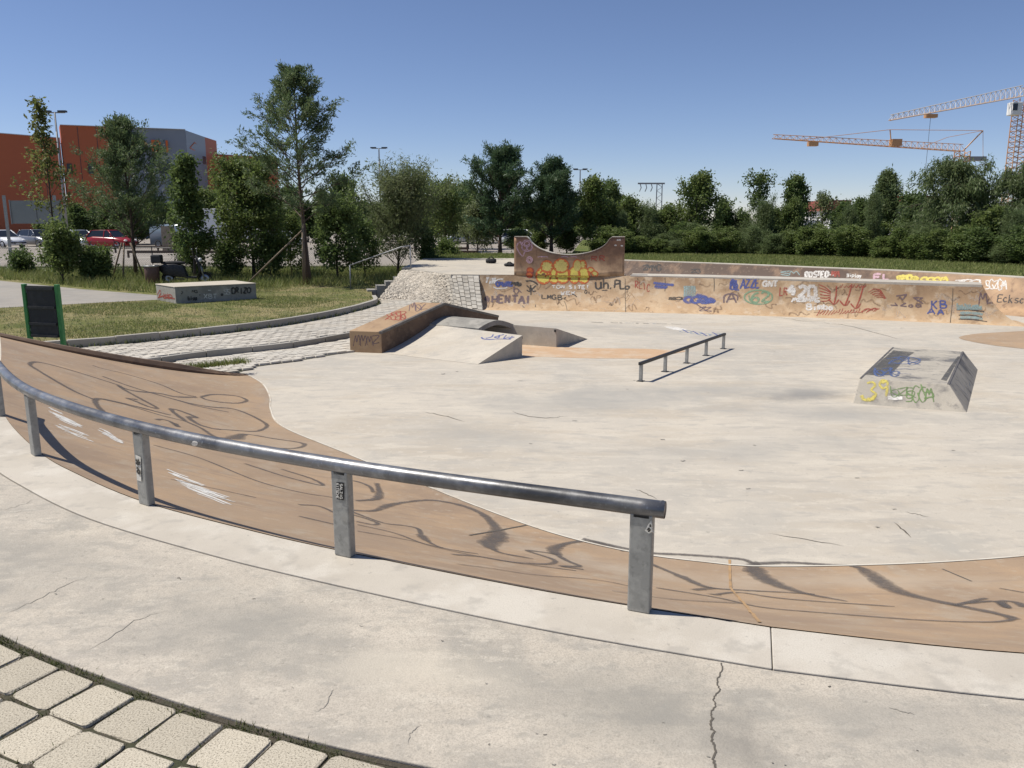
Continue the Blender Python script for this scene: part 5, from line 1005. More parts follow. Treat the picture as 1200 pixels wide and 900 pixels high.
# ------------------------------------------------------------------ graffiti, tags, cracks: thin paint laid on the surfaces
CAMP = Vector((0, 0, CAMH))
class Paint:
    def __init__(s, targets, parent, zoom=None, base=.004):
        s.T = bvh(targets); s.parent = parent; s.m = {}; s.k = 0; s.base = base; s.auto = base in (.004, .005, .006); s.zoom(zoom or (0, 0, 1))
    def zoom(s, z): s.z = z; return s
    def hit(s, p):
        px, py = s.z[0]+p[0]*s.z[2], s.z[1]+p[1]*s.z[2]
        h = s.T.ray_cast(CAMP, ray(px, py).normalized())
        if h[0] is None: return None
        n = h[1] if h[1].dot(ray(px, py)) < 0 else -h[1]
        return h[0], n
    def smooth(s, pts, per=6):
        if len(pts) < 3: per = 10
        P = [Vector((p[0], p[1], p[2] if len(p) > 2 else -1)) for p in pts]; P = [P[0]*2-P[1]]+P+[P[-1]*2-P[-2]]; out = []
        for i in range(1, len(P)-2):
            a, b, c, d = P[i-1:i+3]
            for k in range(per):
                t = k/per; q = .5*((2*b)+(c-a)*t+(2*a-5*b+4*c-d)*t*t+(3*b-a-3*c+d)*t**3); q.z = b.z+(c.z-b.z)*t; out.append(q)
        out.append(P[-2]); return out
    auto = False; depth = 0; ks = .78; low = 1
    def flush(s):
        if s.auto and s.depth == 0: s.done(s.nm)
    def stroke(s, pts, w, m, curved=True, taper=0, per=6, jit=0):
        s._stroke(pts, w, m, curved, taper, per, jit); s.flush(); return s
    def _stroke(s, pts, w, m, curved=True, taper=0, per=6, jit=0):
        """pts in zoom pixels (x, y[, width in m]); w is the stroke width in metres on the surface"""
        Q = s.smooth(pts, per) if curved else [Vector((p[0], p[1], p[2] if len(p) > 2 else -1)) for a, b in zip(pts[:-1], pts[1:]) for p in [Vector((*a[:2], -1)).lerp(Vector((*b[:2], -1)), k/5) for k in range(5)]]+[Vector((*pts[-1][:2], -1))]
        H = []
        for q in Q:
            h = s.hit((q.x+random.uniform(-jit, jit), q.y+random.uniform(-jit, jit)))
            H.append((h[0], h[1], q.z if q.z > 0 else w) if h else None)
        run = []; runs = [run]
        for h in H:
            if h is None: run = []; runs.append(run); continue
            if run and (run[-1][0]-h[0]).length > 1.2: run = []; runs.append(run)
            run.append(h)
        s.k += 1; lift = s.base*s.low+(s.k % 40)*.00006; ks = s.ks if s.auto else 1
        mb = s.m.setdefault(m, MB())
        for run in runs:
            if len(run) < 2: continue
            vs = []; n = len(run); fd = []
            for i, (p, nn, ww) in enumerate(run):
                t = run[min(i+1, n-1)][0]-run[max(i-1, 0)][0]
                if t.length < 1e-6: t = Vector((1, 0, 0))
                sd = nn.cross(t).normalized(); f = 1
                if taper: f = min(1, (i+.35)/(n*taper), (n-i-.65)/(n*taper))
                f *= ks*(.85+.3*random.random())*1.3; en = .6 if i in (0, n-1) else 1; vs += [p+nn*lift+sd*ww/2*f, p+nn*lift, p+nn*lift-sd*ww/2*f]; fd += [0, en, 0]
            mb.add(vs, [(3*i+c, 3*i+c+1, 3*i+c+4, 3*i+c+3) for i in range(n-1) for c in (0, 1)]); mb.fade = getattr(mb, 'fade', [])+fd
        return s
    def fill(s, c, rx, ry, m, rot=0, n=22, outline=None, ow=.05):
        pts = [(c[0]+rx*math.cos(a)*math.cos(rot)-ry*math.sin(a)*math.sin(rot), c[1]+rx*math.cos(a)*math.sin(rot)+ry*math.sin(a)*math.cos(rot)) for a in [k*2*math.pi/n for k in range(n)]]
        s.depth += 1; s.poly(pts, m)
        if outline: s.stroke(pts+[pts[0], pts[1]], ow, outline)
        s.depth -= 1; s.flush()
    def poly(s, pts, m):
        c = (sum(p[0] for p in pts)/len(pts), sum(p[1] for p in pts)/len(pts)); s.k += 1; lift = s.base*s.low+(s.k % 40)*.00006
        grid = []
        for f in (0.001, .35, .7, 1): grid.append([s.hit((c[0]+(p[0]-c[0])*f, c[1]+(p[1]-c[1])*f)) for p in pts])
        if any(h is None for g in grid for h in g): return
        n = len(pts); mb = s.m.setdefault(m, MB())
        mb.add([h[0]+h[1]*lift for g in grid for h in g], [(i*n+j, i*n+(j+1) % n, (i+1)*n+(j+1) % n, (i+1)*n+j) for i in range(3) for j in range(n)]); mb.fade = getattr(mb, 'fade', [])+[1.0]*(3*n)+[0.3]*n
        s.flush()
    def text(s, t, x, y, w, h, lw, m, gap=.28, slant=0, rise=0):
        n = len(t); cw = w/(n+(n-1)*gap); cx = x; s.depth += 1
        for i, ch in enumerate(t):
            kx = random.uniform(.85, 1.15); ky = random.uniform(.88, 1.1); dy = random.uniform(-.06, .06)*h; sl = slant+random.uniform(-.08, .08)
            for st in FONT.get(ch, []):
                pts = [(cx+p[0]*cw*kx+sl*h*(1-p[1])+random.uniform(-.02, .02)*cw, y+dy+p[1]*h*ky+rise*i+random.uniform(-.02, .02)*h) for p in st]
                if len(pts) == 2: pts = [pts[0], ((pts[0][0]+pts[1][0])/2+random.uniform(-.02, .02)*cw, (pts[0][1]+pts[1][1])/2), pts[1]]
                s.stroke(pts, lw, m, True, 0, 4)
            cx += cw*(1+gap)
        s.depth -= 1; s.flush(); return s
    def scribble(s, x0, y0, x1, y1, n, lw, m, seed=0, slope=.35):
        r = random.Random(seed+int(x0)); s.depth += 1; k = max(2, n//3); st = (x1-x0)/k; h = y1-y0
        for i in range(k):                                    # a row of quick hand-drawn letter shapes
            cx = x0+st*(i+.5); b = st*.62; kind = r.randint(0, 4); q = lambda a, c: (cx+a*b+r.uniform(-.12, .12)*b, y0+h*(.5+c*.5)+r.uniform(-.1, .1)*h)
            if kind == 0: pts = [q(-1, 1), q(-.5, -.9), q(0, .2), q(.5, -.9), q(1, 1)]
            elif kind == 1: pts = [q(.8, -.7), q(-.2, -1), q(-.9, 0), q(-.2, 1), q(.8, .6), q(.3, -.1)]
            elif kind == 2: pts = [q(-.9, -1), q(-.8, .9), q(.1, 1), q(.9, .3), q(.2, -.3), q(-.7, .1), q(1, 1)]
            elif kind == 3: pts = [q(.9, -.9), q(-.6, -.7), q(-.3, 0), q(.8, .3), q(.5, 1), q(-.9, .8)]
            else: pts = [q(-1, -.6), q(1, -.9), q(-.7, .7), q(1.1, .6)]
            s.stroke(pts, lw, m)
        s.depth -= 1; s.flush()
        return s
    nm = 'graffiti'
    def done(s, name='graffiti', stuff=False):
        for m, mb in s.m.items():
            if mb.f:
                o = mb.build(name, m, s.parent)
                if stuff: o['kind'] = 'stuff'
        s.m = {}
C_ = [(.95, .15), (.6, 0), (.2, .1), (0, .5), (.2, .9), (.6, 1), (.95, .85)]
O_ = [(.5, 0), (.1, .2), (0, .55), (.2, .95), (.6, 1), (.95, .75), (.95, .3), (.5, 0)]
FONT = {'A': [[(0, 1), (.5, 0)], [(.5, 0), (1, 1)], [(.15, .65), (.85, .6)]], 'B': [[(.1, 0), (.1, 1)], [(.1, 0), (.8, .1), (.7, .42), (.1, .48)], [(.1, .48), (.95, .6), (.8, .95), (.1, 1)]], 'C': [C_], 'D': [[(.1, 0), (.1, 1)], [(.1, 0), (.8, .15), (.95, .5), (.75, .9), (.1, 1)]],
 'E': [[(.95, 0), (.1, .03), (.05, .5), (.1, 1), (.95, .97)], [(.05, .5), (.75, .48)]], 'F': [[(.95, 0), (.1, .03), (.1, 1)], [(.1, .45), (.75, .45)]], 'G': [C_+[(.95, .55), (.55, .55)]], 'H': [[(.1, 0), (.1, 1)], [(.9, 0), (.9, 1)], [(.1, .5), (.9, .5)]], 'I': [[(.5, 0), (.5, 1)]],
 'K': [[(.1, 0), (.1, 1)], [(.9, 0), (.1, .55)], [(.3, .45), (.95, 1)]], 'L': [[(.1, 0), (.1, .95), (.2, 1), (.95, .97)]], 'M': [[(.05, 1), (.15, 0)], [(.15, 0), (.5, .7)], [(.5, .7), (.85, 0)], [(.85, 0), (.95, 1)]], 'N': [[(.1, 1), (.1, 0)], [(.1, 0), (.9, 1)], [(.9, 1), (.9, 0)]], 'O': [O_], 'P': [[(.1, 0), (.1, 1)], [(.1, 0), (.9, .1), (.9, .42), (.1, .52)]],
 'R': [[(.1, 0), (.1, 1)], [(.1, 0), (.85, .12), (.75, .45), (.1, .5)], [(.3, .5), (.95, 1)]], 'S': [[(.9, .1), (.5, 0), (.1, .2), (.3, .45), (.8, .6), (.9, .85), (.5, 1), (.05, .9)]], 'T': [[(0, .03), (1, 0)], [(.5, 0), (.5, 1)]], 'U': [[(.1, 0), (.1, .7), (.4, 1), (.8, .85), (.9, 0)]], 'V': [[(0, 0), (.5, 1)], [(.5, 1), (1, 0)]], 'W': [[(0, 0), (.25, 1)], [(.25, 1), (.5, .3)], [(.5, .3), (.75, 1)], [(.75, 1), (1, 0)]],
 'X': [[(0, 0), (1, 1)], [(1, 0), (0, 1)]], 'Y': [[(0, 0), (.5, .5)], [(1, 0), (.5, .5), (.45, 1)]], 'Z': [[(0, .05), (.95, 0)], [(.95, 0), (.05, 1)], [(.05, 1), (1, .95)]], '0': [[(.05, 0), (.05, 1)], [(.05, 1), (.95, 1)], [(.95, 1), (.95, 0)], [(.95, 0), (.05, 0)]], '2': [[(.05, .2), (.4, 0), (.85, .12), (.85, .4), (.05, 1)], [(.05, 1), (1, .97)]], '4': [[(.6, 0), (.0, .62)], [(0, .62), (1, .6)], [(.72, .25), (.68, 1)]],
 '3': [[(.1, .08), (.6, 0), (.85, .22), (.45, .45), (.9, .7), (.6, 1), (.05, .92)]], '6': [[(.85, .05), (.3, .2), (.05, .65), (.3, 1), (.8, .9), (.85, .6), (.4, .5), (.08, .7)]], '9': [[(.8, .4), (.4, .5), (.1, .25), (.45, 0), (.85, .2), (.7, 1)]],
 'a': [[(.85, .45), (.4, .4), (.1, .7), (.4, 1), (.85, .8)], [(.88, .4), (.9, 1)]], 'c': [[(.9, .5), (.5, .38), (.1, .7), (.45, 1), (.95, .9)]], 'h': [[(.1, 0), (.1, 1)], [(.1, .6), (.5, .4), (.85, .55), (.85, 1)]], 'i': [[(.5, .4), (.5, 1)], [(.45, .1), (.55, .15)]], 'k': [[(.1, 0), (.1, 1)], [(.8, .35), (.1, .7)], [(.35, .6), (.9, 1)]], 's': [[(.85, .45), (.4, .38), (.2, .6), (.8, .78), (.6, 1), (.1, .95)]], 'b': [[(.1, 0), (.1, 1)], [(.1, .6), (.6, .4), (.9, .7), (.6, 1), (.1, .95)]], 'm': [[(.05, 1), (.1, .4)], [(.1, .5), (.4, .4), (.5, 1)], [(.5, .5), (.8, .4), (.95, 1)]],
 'o': [[(.5, .4), (.1, .7), (.5, 1), (.9, .7), (.5, .4)]], 'u': [[(.1, .3), (.1, .8), (.45, 1), (.8, .8), (.85, .3)], [(.85, .3), (.9, 1)]], 'p': [[(.1, .35), (.1, 1.2)], [(.1, .5), (.6, .4), (.9, .65), (.5, .9), (.1, .85)]], 'l': [[(.4, 0), (.45, 1)]], 'y': [[(.1, .4), (.45, .85)], [(.9, .4), (.3, 1.25)]], '.': [[(.4, .92), (.6, 1)]], '!': [[(.5, 0), (.5, .65)], [(.45, .95), (.55, 1)]], '-': [[(0, .5), (1, .5)]], 't': [[(.4, .1), (.4, .9), (.8, 1)], [(.1, .4), (.8, .4)]], 'e': [[(.1, .7), (.85, .65), (.6, .4), (.1, .65), (.3, 1), (.9, .92)]]}

# tag letters on the near bank
P_ = Paint([bankL, bankR, floor], bankL); P_.ks = 1.25; P_.low = .4
P_.zoom((120, 420, .2)); T_ = 'paint_tag'
for pts, w in (([(85, 160), (180, 190), (330, 205), (430, 225), (555, 228)], .05), ([(95, 158), (130, 185), (230, 240), (320, 290), (270, 283), (190, 250), (145, 235), (205, 242)], .045), ([(0, 105), (150, 160), (330, 215), (520, 265), (640, 285), (760, 295), (850, 325), (930, 365), (965, 395), (930, 420), (870, 428), (680, 415)], .04),
    ([(420, 240), (560, 280), (740, 315)], .03), ([(580, 225), (650, 212), (780, 220), (845, 245), (800, 262), (700, 258), (610, 242), (575, 226)], .04), ([(0, 240), (150, 275), (330, 330), (490, 370)], .03), ([(490, 370), (405, 305), (440, 303), (550, 345), (505, 345), (560, 385), (640, 410), (690, 416)], .05), ([(315, 360), (350, 358), (400, 372), (445, 402), (425, 380)], .045),
    ([(490, 370), (580, 410), (650, 455), (720, 468, .05), (780, 465, .13), (840, 445, .06), (1000, 470), (1180, 500, .06), (1110, 528), (830, 515)], .04), ([(-60, 40), (0, 60), (130, 90), (330, 150), (460, 205), (550, 225)], .03)): P_.stroke(pts, w, T_)
P_.zoom((0, 380, 1/3))
for pts, w in (([(330, 265), (250, 230), (130, 160), (105, 140), (140, 134), (260, 165), (420, 215)], .04), ([(400, 330), (360, 305), (335, 275), (350, 262), (440, 280), (600, 320)], .05), ([(540, 425), (700, 470), (900, 550), (1050, 590), (1175, 610)], .025), ([(860, 490), (1000, 535), (1130, 567), (1100, 545), (990, 510)], .035), ([(1050, 635), (1120, 640), (1180, 665)], .03), ([(1050, 675), (1180, 705)], .03), ([(600, 545), (900, 610)], .02)): P_.stroke(pts, w, T_)
P_.zoom((400, 560, .25))
for pts, w in (([(40, 152), (150, 155, .04), (220, 130, .06), (300, 115, .04), (400, 105), (480, 112), (580, 135), (660, 170, .05), (710, 215, .06), (735, 255, .1), (725, 285, .13), (690, 310, .12), (710, 335, .06), (760, 355), (900, 380, .02)], .04), ([(40, 155), (130, 190), (210, 215), (300, 225), (360, 240), (375, 270, .06), (400, 295, .05), (460, 325), (560, 345), (640, 357)], .03),
    ([(70, 205), (150, 220), (168, 212), (110, 190), (40, 170)], .03), ([(75, 220), (250, 260), (420, 320), (700, 380), (900, 410), (1100, 436)], .025), ([(75, 250), (300, 290), (480, 330)], .02), ([(520, 360), (650, 370), (800, 395), (950, 405), (1000, 396), (980, 378), (870, 342), (950, 350), (1015, 360)], .035), ([(1330, 345), (1200, 305), (1130, 298), (1050, 310, .05), (995, 335, .09), (1010, 360, .06), (1060, 390), (1115, 415), (1030, 415), (1135, 430)], .04),
    ([(540, 405), (700, 425), (900, 455), (1200, 480), (1400, 520)], .02), ([(165, 25), (178, 70, .07), (160, 100, .06), (70, 108)], .04), ([(-30, 10), (60, 15), (130, 40), (150, 70)], .03)): P_.stroke(pts, w, T_)
P_.stroke([(600, 270), (720, 250), (800, 235), (870, 222)], .012, 'crack')
P_.zoom((740, 620, .38333))
for pts, w in (([(-150, 30), (20, 68), (75, 75), (180, 80), (330, 92), (380, 105, .05), (480, 103), (600, 110), (690, 117, .05), (740, 145, .1), (790, 180, .11), (860, 205, .08), (1000, 235, .06), (1110, 258, .06), (1165, 275, .05), (1100, 285), (900, 280), (600, 258), (400, 240), (260, 210), (75, 180)], .032), ([(380, 105, .06), (375, 125, .12), (420, 160, .1), (520, 195, .06), (660, 222, .02)], .07), ([(20, 90), (70, 112), (150, 145, .06), (230, 178, .05), (330, 187), (480, 195), (560, 200)], .035),
    ([(190, 187), (255, 180)], .05), ([(250, 202, .07), (330, 195), (480, 215), (805, 238, .015)], .03), ([(985, 235), (1040, 222), (1085, 212)], .035), ([(1020, 228), (1110, 222), (1150, 242, .05), (1130, 222), (1175, 225), (1200, 240)], .04), ([(1125, 182), (1200, 195)], .02), ([(-60, 190), (120, 215), (330, 228)], .02)): P_.stroke(pts, w, T_)
P_.stroke([(300, 95), (301, 140), (303, 180)], .012, 'seam_orange'); P_.stroke([(303, 180), (340, 225), (370, 260), (400, 300), (412, 310)], .010, 'seam_orange', jit=2); P_.stroke([(950, 122), (1040, 160)], .01, 'crack')
r = random.Random(2)
def hatch(x0, y0, x1, y1, n, spread, length, ux, uy):
    P_.auto = False
    for i in range(n):
        t = (i+r.random())/n; x = x0+(x1-x0)*t+r.uniform(-spread, spread)*.3; y = y0+(y1-y0)*t+r.uniform(-spread, spread); l = length*r.uniform(.5, 1.1)
        P_.stroke([(x, y), (x+ux*l*.5, y+uy*l*.5+r.uniform(-2, 2)), (x+ux*l, y+uy*l)], r.uniform(.016, .028), 'paint_chalk')
    P_.done('chalk_mark', True); P_.auto = True
P_.zoom((0, 380, 1/3)); hatch(165, 298, 215, 330, 13, 9, 95, .92, .4); hatch(190, 352, 250, 378, 10, 8, 95, .93, .36); hatch(342, 368, 385, 398, 11, 8, 75, .9, .42); hatch(585, 520, 700, 590, 20, 12, 120, .93, .36); hatch(650, 560, 740, 600, 10, 8, 120, .95, .3)
P_.done()
# pale line along the foot of the bank
m_ = MB(); ft = [bank_pt(e, f, 1.0) for e, f in zip(EL+ER[1:], FL+FR[1:])]; o1 = offset(ft, .006); o2 = offset(ft, .024)
m_.loft([[a+Vector((0, 0, .003)), b+Vector((0, 0, .003))] for a, b in zip(o1, o2)], False, False).build('foot_line', 'seam_pale', bankL)

# deck cracks
P_ = Paint([deck], deck, (0, 0, 1), .0015)
P_.stroke([(845, 772), (846, 785), (840, 797), (843, 808), (836, 818), (838, 828), (833, 836), (835, 842)], .004, 'crack', jit=1.2); P_.stroke([(835, 842), (832, 851), (837, 858), (834, 866), (838, 878), (836, 890), (840, 903)], .0055, 'crack', jit=1.4)
for pts in ([(97, 766), (137, 743), (157, 728), (197, 715)], [(0, 722), (43, 703), (73, 688), (110, 672)], [(-5, 600), (30, 590), (70, 575)], [(1040, 830), (1075, 838)]): P_.stroke(pts, .003, 'crack_light', jit=1.5, taper=.3)
for pts in ([(368, 836), (380, 828), (388, 812), (395, 806)], [(478, 873), (482, 858), (494, 848)]): P_.stroke(pts, .0022, 'crack_light', jit=1.2, taper=.35)
for i in range(45):
    x = r.uniform(0, 1200); y = r.uniform(640, 900)
    h = P_.hit((x, y))
    if h: l = r.uniform(1.5, 5); P_.stroke([(x, y), (x+l*.5, y+r.uniform(-1, 1)), (x+l, y+r.uniform(-1, 1))], r.uniform(.0015, .004), 'crack_light' if i % 3 else 'crack')
P_.done('crack', True)
P_ = Paint([floor], floor, (0, 0, 1), .003)
for pts, w in (([(600, 482), (615, 487), (640, 490), (665, 488)], .012), ([(495, 483), (520, 487), (545, 494)], .012), ([(745, 573), (770, 585)], .008), ([(1048, 612), (1068, 630)], .010), ([(900, 625), (990, 640)], .006), ([(1060, 600), (1090, 606)], .006), ([(960, 378), (1000, 383), (1060, 399)], .02), ([(905, 372), (960, 378)], .012)): P_.stroke(pts, w, 'crack', jit=.6, taper=.3)
for i in range(25):
    x = r.uniform(330, 1200); y = r.uniform(380, 640); h = P_.hit((x, y))
    if h: l = r.uniform(2, 6); P_.stroke([(x, y), (x+l*.5, y+r.uniform(-.6, .6)), (x+l, y+r.uniform(-.6, .6))], r.uniform(.008, .02), 'crack_light')
P_.zoom((660, 310, 1/6))
for x0, x1 in ((200, 280), (335, 385), (400, 410), (435, 495), (515, 525), (560, 600), (630, 650), (655, 730), (760, 830)): P_.stroke([(x0, 405+(x0-200)*.02), ((x0+x1)/2, 408+(x0-200)*.02), (x1, 406+(x1-200)*.02)], .04, 'crack_light' if x0 % 3 else 'paint_floorblue')
P_.poly([(705, 437), (790, 438), (880, 458), (840, 465), (760, 458)], 'paint_white')
for k, (x, y) in enumerate(((830, 470), (900, 480), (960, 492), (1040, 490))): P_.stroke([(x, y-8), (x+60, y-4), (x+70, y+8), (x+10, y+6), (x-15, y-2)], .05, 'paint_floorblue'); P_.stroke([(x+10, y-12), (x+50, y+10)], .04, 'paint_blue')

P_.done('marking', True)
# quarter pipe and extension
P_ = Paint([qface, ext], qp, (560, 310, .1), .005)
gr_ = random.Random(11)
P_.zoom((0, 0, 1)); P_.auto = False                           # older, faded tags underneath
P_.low = .3
for _ in range(70):
    x = gr_.uniform(570, 1170); y = gr_.uniform(326, 362)+(x-570)*.017; n_ = gr_.randint(4, 9); w_ = gr_.uniform(8, 30); P_.stroke([(x+w_*k/n_+gr_.uniform(-2, 2), y+gr_.uniform(-5, 5)) for k in range(n_)], gr_.uniform(.02, .06), gr_.choice(('paint_ghost', 'paint_ghost', 'paint_ghost_pale')))
P_.done('faded_graffiti', True); P_.auto = True; P_.low = .9; P_.zoom((560, 310, .1))
P_.text('4HENTAI', 80, 365, 540, 85, .085, 'paint_violet', .2, .05); P_.text('TiN', 85, 160, 110, 65, .07, 'paint_white', .2, .15)
P_.stroke([(200, 200), (240, 175), (300, 170)], .05, 'paint_white'); P_.scribble(215, 205, 400, 255, 16, .07, 'paint_blue', 1); P_.stroke([(180, 262), (230, 282), (330, 275), (340, 262)], .06, 'paint_white'); P_.scribble(395, 205, 505, 245, 9, .05, 'paint_black', 2)
P_.stroke([(430, 255), (420, 300), (450, 345), (480, 300), (440, 280), (415, 320)], .045, 'paint_violet'); P_.stroke([(470, 290), (510, 330)], .04, 'paint_violet')
P_.stroke([(560, 195), (620, 190), (680, 215), (698, 240)], .06, 'paint_black'); P_.fill((622, 295), 22, 22, 'paint_black')
for a in ((570, 245, 610, 280), (615, 240, 620, 280), (680, 245, 640, 285), (570, 300, 610, 320), (680, 310, 640, 318), (622, 310, 620, 355)): P_.stroke([(a[0], a[1]), ((a[0]+a[2])/2, (a[1]+a[3])/2), (a[2], a[3])], .05, 'paint_black')
P_.text('LMGB', 745, 355, 240, 52, .05, 'paint_black', .2, .05); P_.stroke([(1000, 395), (1030, 385), (1010, 410)], .03, 'paint_black'); P_.stroke([(1060, 350), (1070, 385)], .03, 'paint_black')
P_.stroke([(1010, 430), (1030, 470), (1045, 530)], .015, 'crack'); P_.stroke([(675, 470), (672, 500)], .02, 'crack'); P_.stroke([(520, 480), (545, 510)], .02, 'crack')
P_.text('TON', 870, 245, 150, 35, .05, 'paint_white', .25); P_.text('SITE!', 1070, 245, 240, 40, .05, 'paint_white', .25); P_.text('WEX', 975, 315, 160, 40, .05, 'paint_white', .25); P_.stroke([(1100, 345), (1130, 355), (1160, 380)], .04, 'paint_black'); P_.text('Gi', 1250, 305, 70, 40, .035, 'paint_black')
P_.zoom((540, 160, .25))
for c, rx, ry in (((404, 610), 26, 26), ((470, 606), 33, 30), ((546, 606), 17, 26), ((572, 604), 14, 22), ((436, 650), 24, 38), ((388, 652), 33, 37), ((576, 652), 26, 35), ((478, 650), 30, 37), ((532, 650), 24, 37)): P_.fill(c, rx, ry, 'paint_yellow' if c[1] > 620 else 'paint_olive', 0, 20, 'paint_orange', .085)
P_.stroke([(372, 640), (385, 628), (405, 640), (395, 660)], .06, 'paint_orange'); P_.stroke([(400, 590), (404, 606), (398, 622)], .05, 'paint_orange'); P_.stroke([(546, 590), (548, 606), (544, 622)], .05, 'paint_orange')
for c in ((325, 628), (322, 648)): P_.fill(c, 15, 13, 'paint_orange', .3, 16, 'paint_red', .05)
for c in ((610, 626), (628, 642)): P_.fill(c, 15, 11, 'paint_olive', .4, 16, 'paint_orange', .05)
for c, rr_ in (((310, 512), 24), ((298, 520), 12), ((322, 520), 13), ((310, 505), 12), ((322, 578), 13), ((322, 578), 7)): P_.stroke([(c[0]+rr_*math.cos(a), c[1]+rr_*1.1*math.sin(a)) for a in [k*.6 for k in range(12)]], .045, 'paint_pink')
P_.stroke([(268, 500), (262, 520), (275, 545), (290, 560), (300, 540)], .05, 'paint_pink'); P_.stroke([(268, 500), (280, 495), (285, 510)], .05, 'paint_pink')
for x, y in ((300, 470), (735, 485), (745, 485), (725, 510), (755, 512)): P_.fill((x, y), 6, 4, 'paint_white')
for x in (380, 395, 490, 530): P_.stroke([(x-20, 565), (x, 562), (x+14, 566)], .03, 'paint_pink')
P_.text('RR', 610, 560, 70, 24, .04, 'paint_red')
P_.zoom((660, 310, 1/6))
P_.text('uh', 225, 100, 100, 70, .07, 'paint_black', .2); P_.text('.PL', 315, 112, 120, 62, .07, 'paint_black', .1); P_.text('o', 430, 130, 35, 42, .07, 'paint_black'); P_.stroke([(270, 182), (310, 180)], .04, 'paint_black')
P_.text('RLIC', 505, 112, 105, 48, .035, 'paint_red', .25, 0, 10); P_.stroke([(635, 130, .11), (700, 138, .12), (778, 144, .10)], .1, 'paint_blue'); P_.stroke([(645, 148), (660, 162), (730, 162)], .10, 'paint_blue'); P_.stroke([(645, 150), (690, 155), (735, 158)], .08, 'paint_blue')
for x in range(852, 925, 12): P_.stroke([(x, 150), (x+2, 185), (x, 228)], .06, 'paint_cyan')
P_.scribble(855, 228, 1060, 268, 14, .12, 'paint_blue', 5); P_.stroke([(935, 215), (980, 225), (1010, 245)], .13, 'paint_blue'); P_.stroke([(1000, 262), (1060, 262)], .12, 'paint_blue'); P_.scribble(740, 230, 840, 246, 8, .05, 'paint_black', 6); P_.stroke([(915, 262), (960, 295), (1000, 320), (1045, 333)], .045, 'paint_violet'); P_.scribble(960, 298, 1035, 332, 7, .045, 'paint_violet', 7)
for x in (715, 1060): P_.stroke([(x, 95), (x+2, 140), (x, 188)], .018, 'crack')
P_.stroke([(320, 285), (335, 275), (340, 290), (355, 277)], .02, 'paint_black'); P_.stroke([(435, 100), (436, 200), (438, 335)], .012, 'crack')
P_.zoom((840, 310, .15))
P_.text('BLAZZE', 105, 120, 230, 72, .06, 'paint_blue', .1, .1, -2); P_.scribble(105, 130, 160, 190, 7, .05, 'paint_blue', 8); P_.text('GNT', 358, 128, 115, 46, .075, 'paint_white', .2, .1); P_.text('A', 75, 215, 75, 85, .065, 'paint_violet'); P_.stroke([(55, 300), (60, 245), (110, 228), (160, 245), (160, 280)], .06, 'paint_violet')
P_.stroke([(325+110*math.cos(a), 255+55*math.sin(a)) for a in [k*.42 for k in range(16)]], .06, 'paint_green'); P_.text('62', 265, 215, 140, 75, .08, 'paint_green', .3); P_.stroke([(250, 240), (260, 280), (310, 295)], .05, 'paint_green')
P_.text('LR', 488, 178, 60, 60, .04, 'paint_red'); P_.text('420', 552, 165, 230, 85, .13, 'paint_white', .22, .05); P_.scribble(590, 262, 800, 294, 18, .06, 'paint_white', 9); P_.text('Bimbo', 700, 308, 210, 46, .07, 'paint_white', .1)
for a, b in (((935, 168), (915, 312)), ((1055, 150), (1000, 322)), ((1145, 165), (1085, 345))):
    P_.stroke([a, ((a[0]+b[0])/2+6, (a[1]+b[1])/2), b], .05, 'paint_red'); P_.stroke([(b[0]-40, b[1]-40), (b[0]-14, b[1]-10), b], .05, 'paint_red'); P_.stroke([b, (b[0]+20, b[1]-12), (b[0]+38, b[1]-40)], .05, 'paint_red')
for i in range(6): P_.stroke([(795+i*3, 155+i*26), (840+i*4, 175+i*22), (890, 210+i*10)], .035, 'paint_red')
for i in range(7): x = 985+i*30; P_.stroke([(x, 160+r.uniform(-8, 8)), (x-14, 178), (x-25, 172)], .03, 'paint_red')
for i in range(16): x = 780+i*22; P_.stroke([(x, 395+r.uniform(-12, 8)-i*1.2), (x+18, 372), (x+30, 350+r.uniform(-10, 10))], .03, 'paint_red')
P_.zoom((1000, 300, 1/6))
for i in range(5): P_.stroke([(105+i*14, 255+i*9), (150+i*9, 232+i*14), (195+i*8, 245+i*12), (180+i*8, 268+i*8)], .03, 'paint_red')
for i in range(10): P_.stroke([(60+i*10, 395+r.uniform(-12, 12)), (75+i*10, 375+r.uniform(-8, 8)), (95+i*10, 370)], .025, 'paint_red')
P_.stroke([(300, 282), (375, 270), (345, 308), (325, 285)], .045, 'paint_violet', False); P_.stroke([(490, 295), (420, 292), (490, 335)], .045, 'paint_violet', False); P_.stroke([(445, 318), (480, 300)], .035, 'paint_violet', False); P_.stroke([(260, 345), (310, 348)], .045, 'paint_violet'); P_.stroke([(290, 328), (312, 350)], .035, 'paint_violet'); P_.stroke([(370, 330), (330, 350), (375, 355)], .045, 'paint_violet', False); P_.text('oa', 385, 328, 95, 34, .05, 'paint_violet')
P_.text('KB', 545, 312, 110, 55, .05, 'paint_blue', .3); P_.text('AA', 522, 372, 115, 38, .05, 'paint_blue', .5)
for x in range(730, 905, 11): P_.stroke([(x, 352+r.uniform(-22, 5)), (x+3, 365), (x+4, 378)], .06, 'paint_cyan')
for a, b in (((725, 378), (920, 392)), ((740, 416), (905, 430)), ((740, 444), (940, 462))): P_.stroke([a, ((a[0]+b[0])/2, (a[1]+b[1])/2-6), b], .045, 'paint_black')
for yy in (402, 434): P_.stroke([(750, yy), (830, yy-2), (910, yy+8)], .10, 'paint_cyan')
P_.stroke([(1010, 362), (1045, 365), (1030, 380), (1062, 402)], .08, 'paint_yellow'); P_.scribble(885, 250, 985, 345, 8, .035, 'paint_violet', 12)
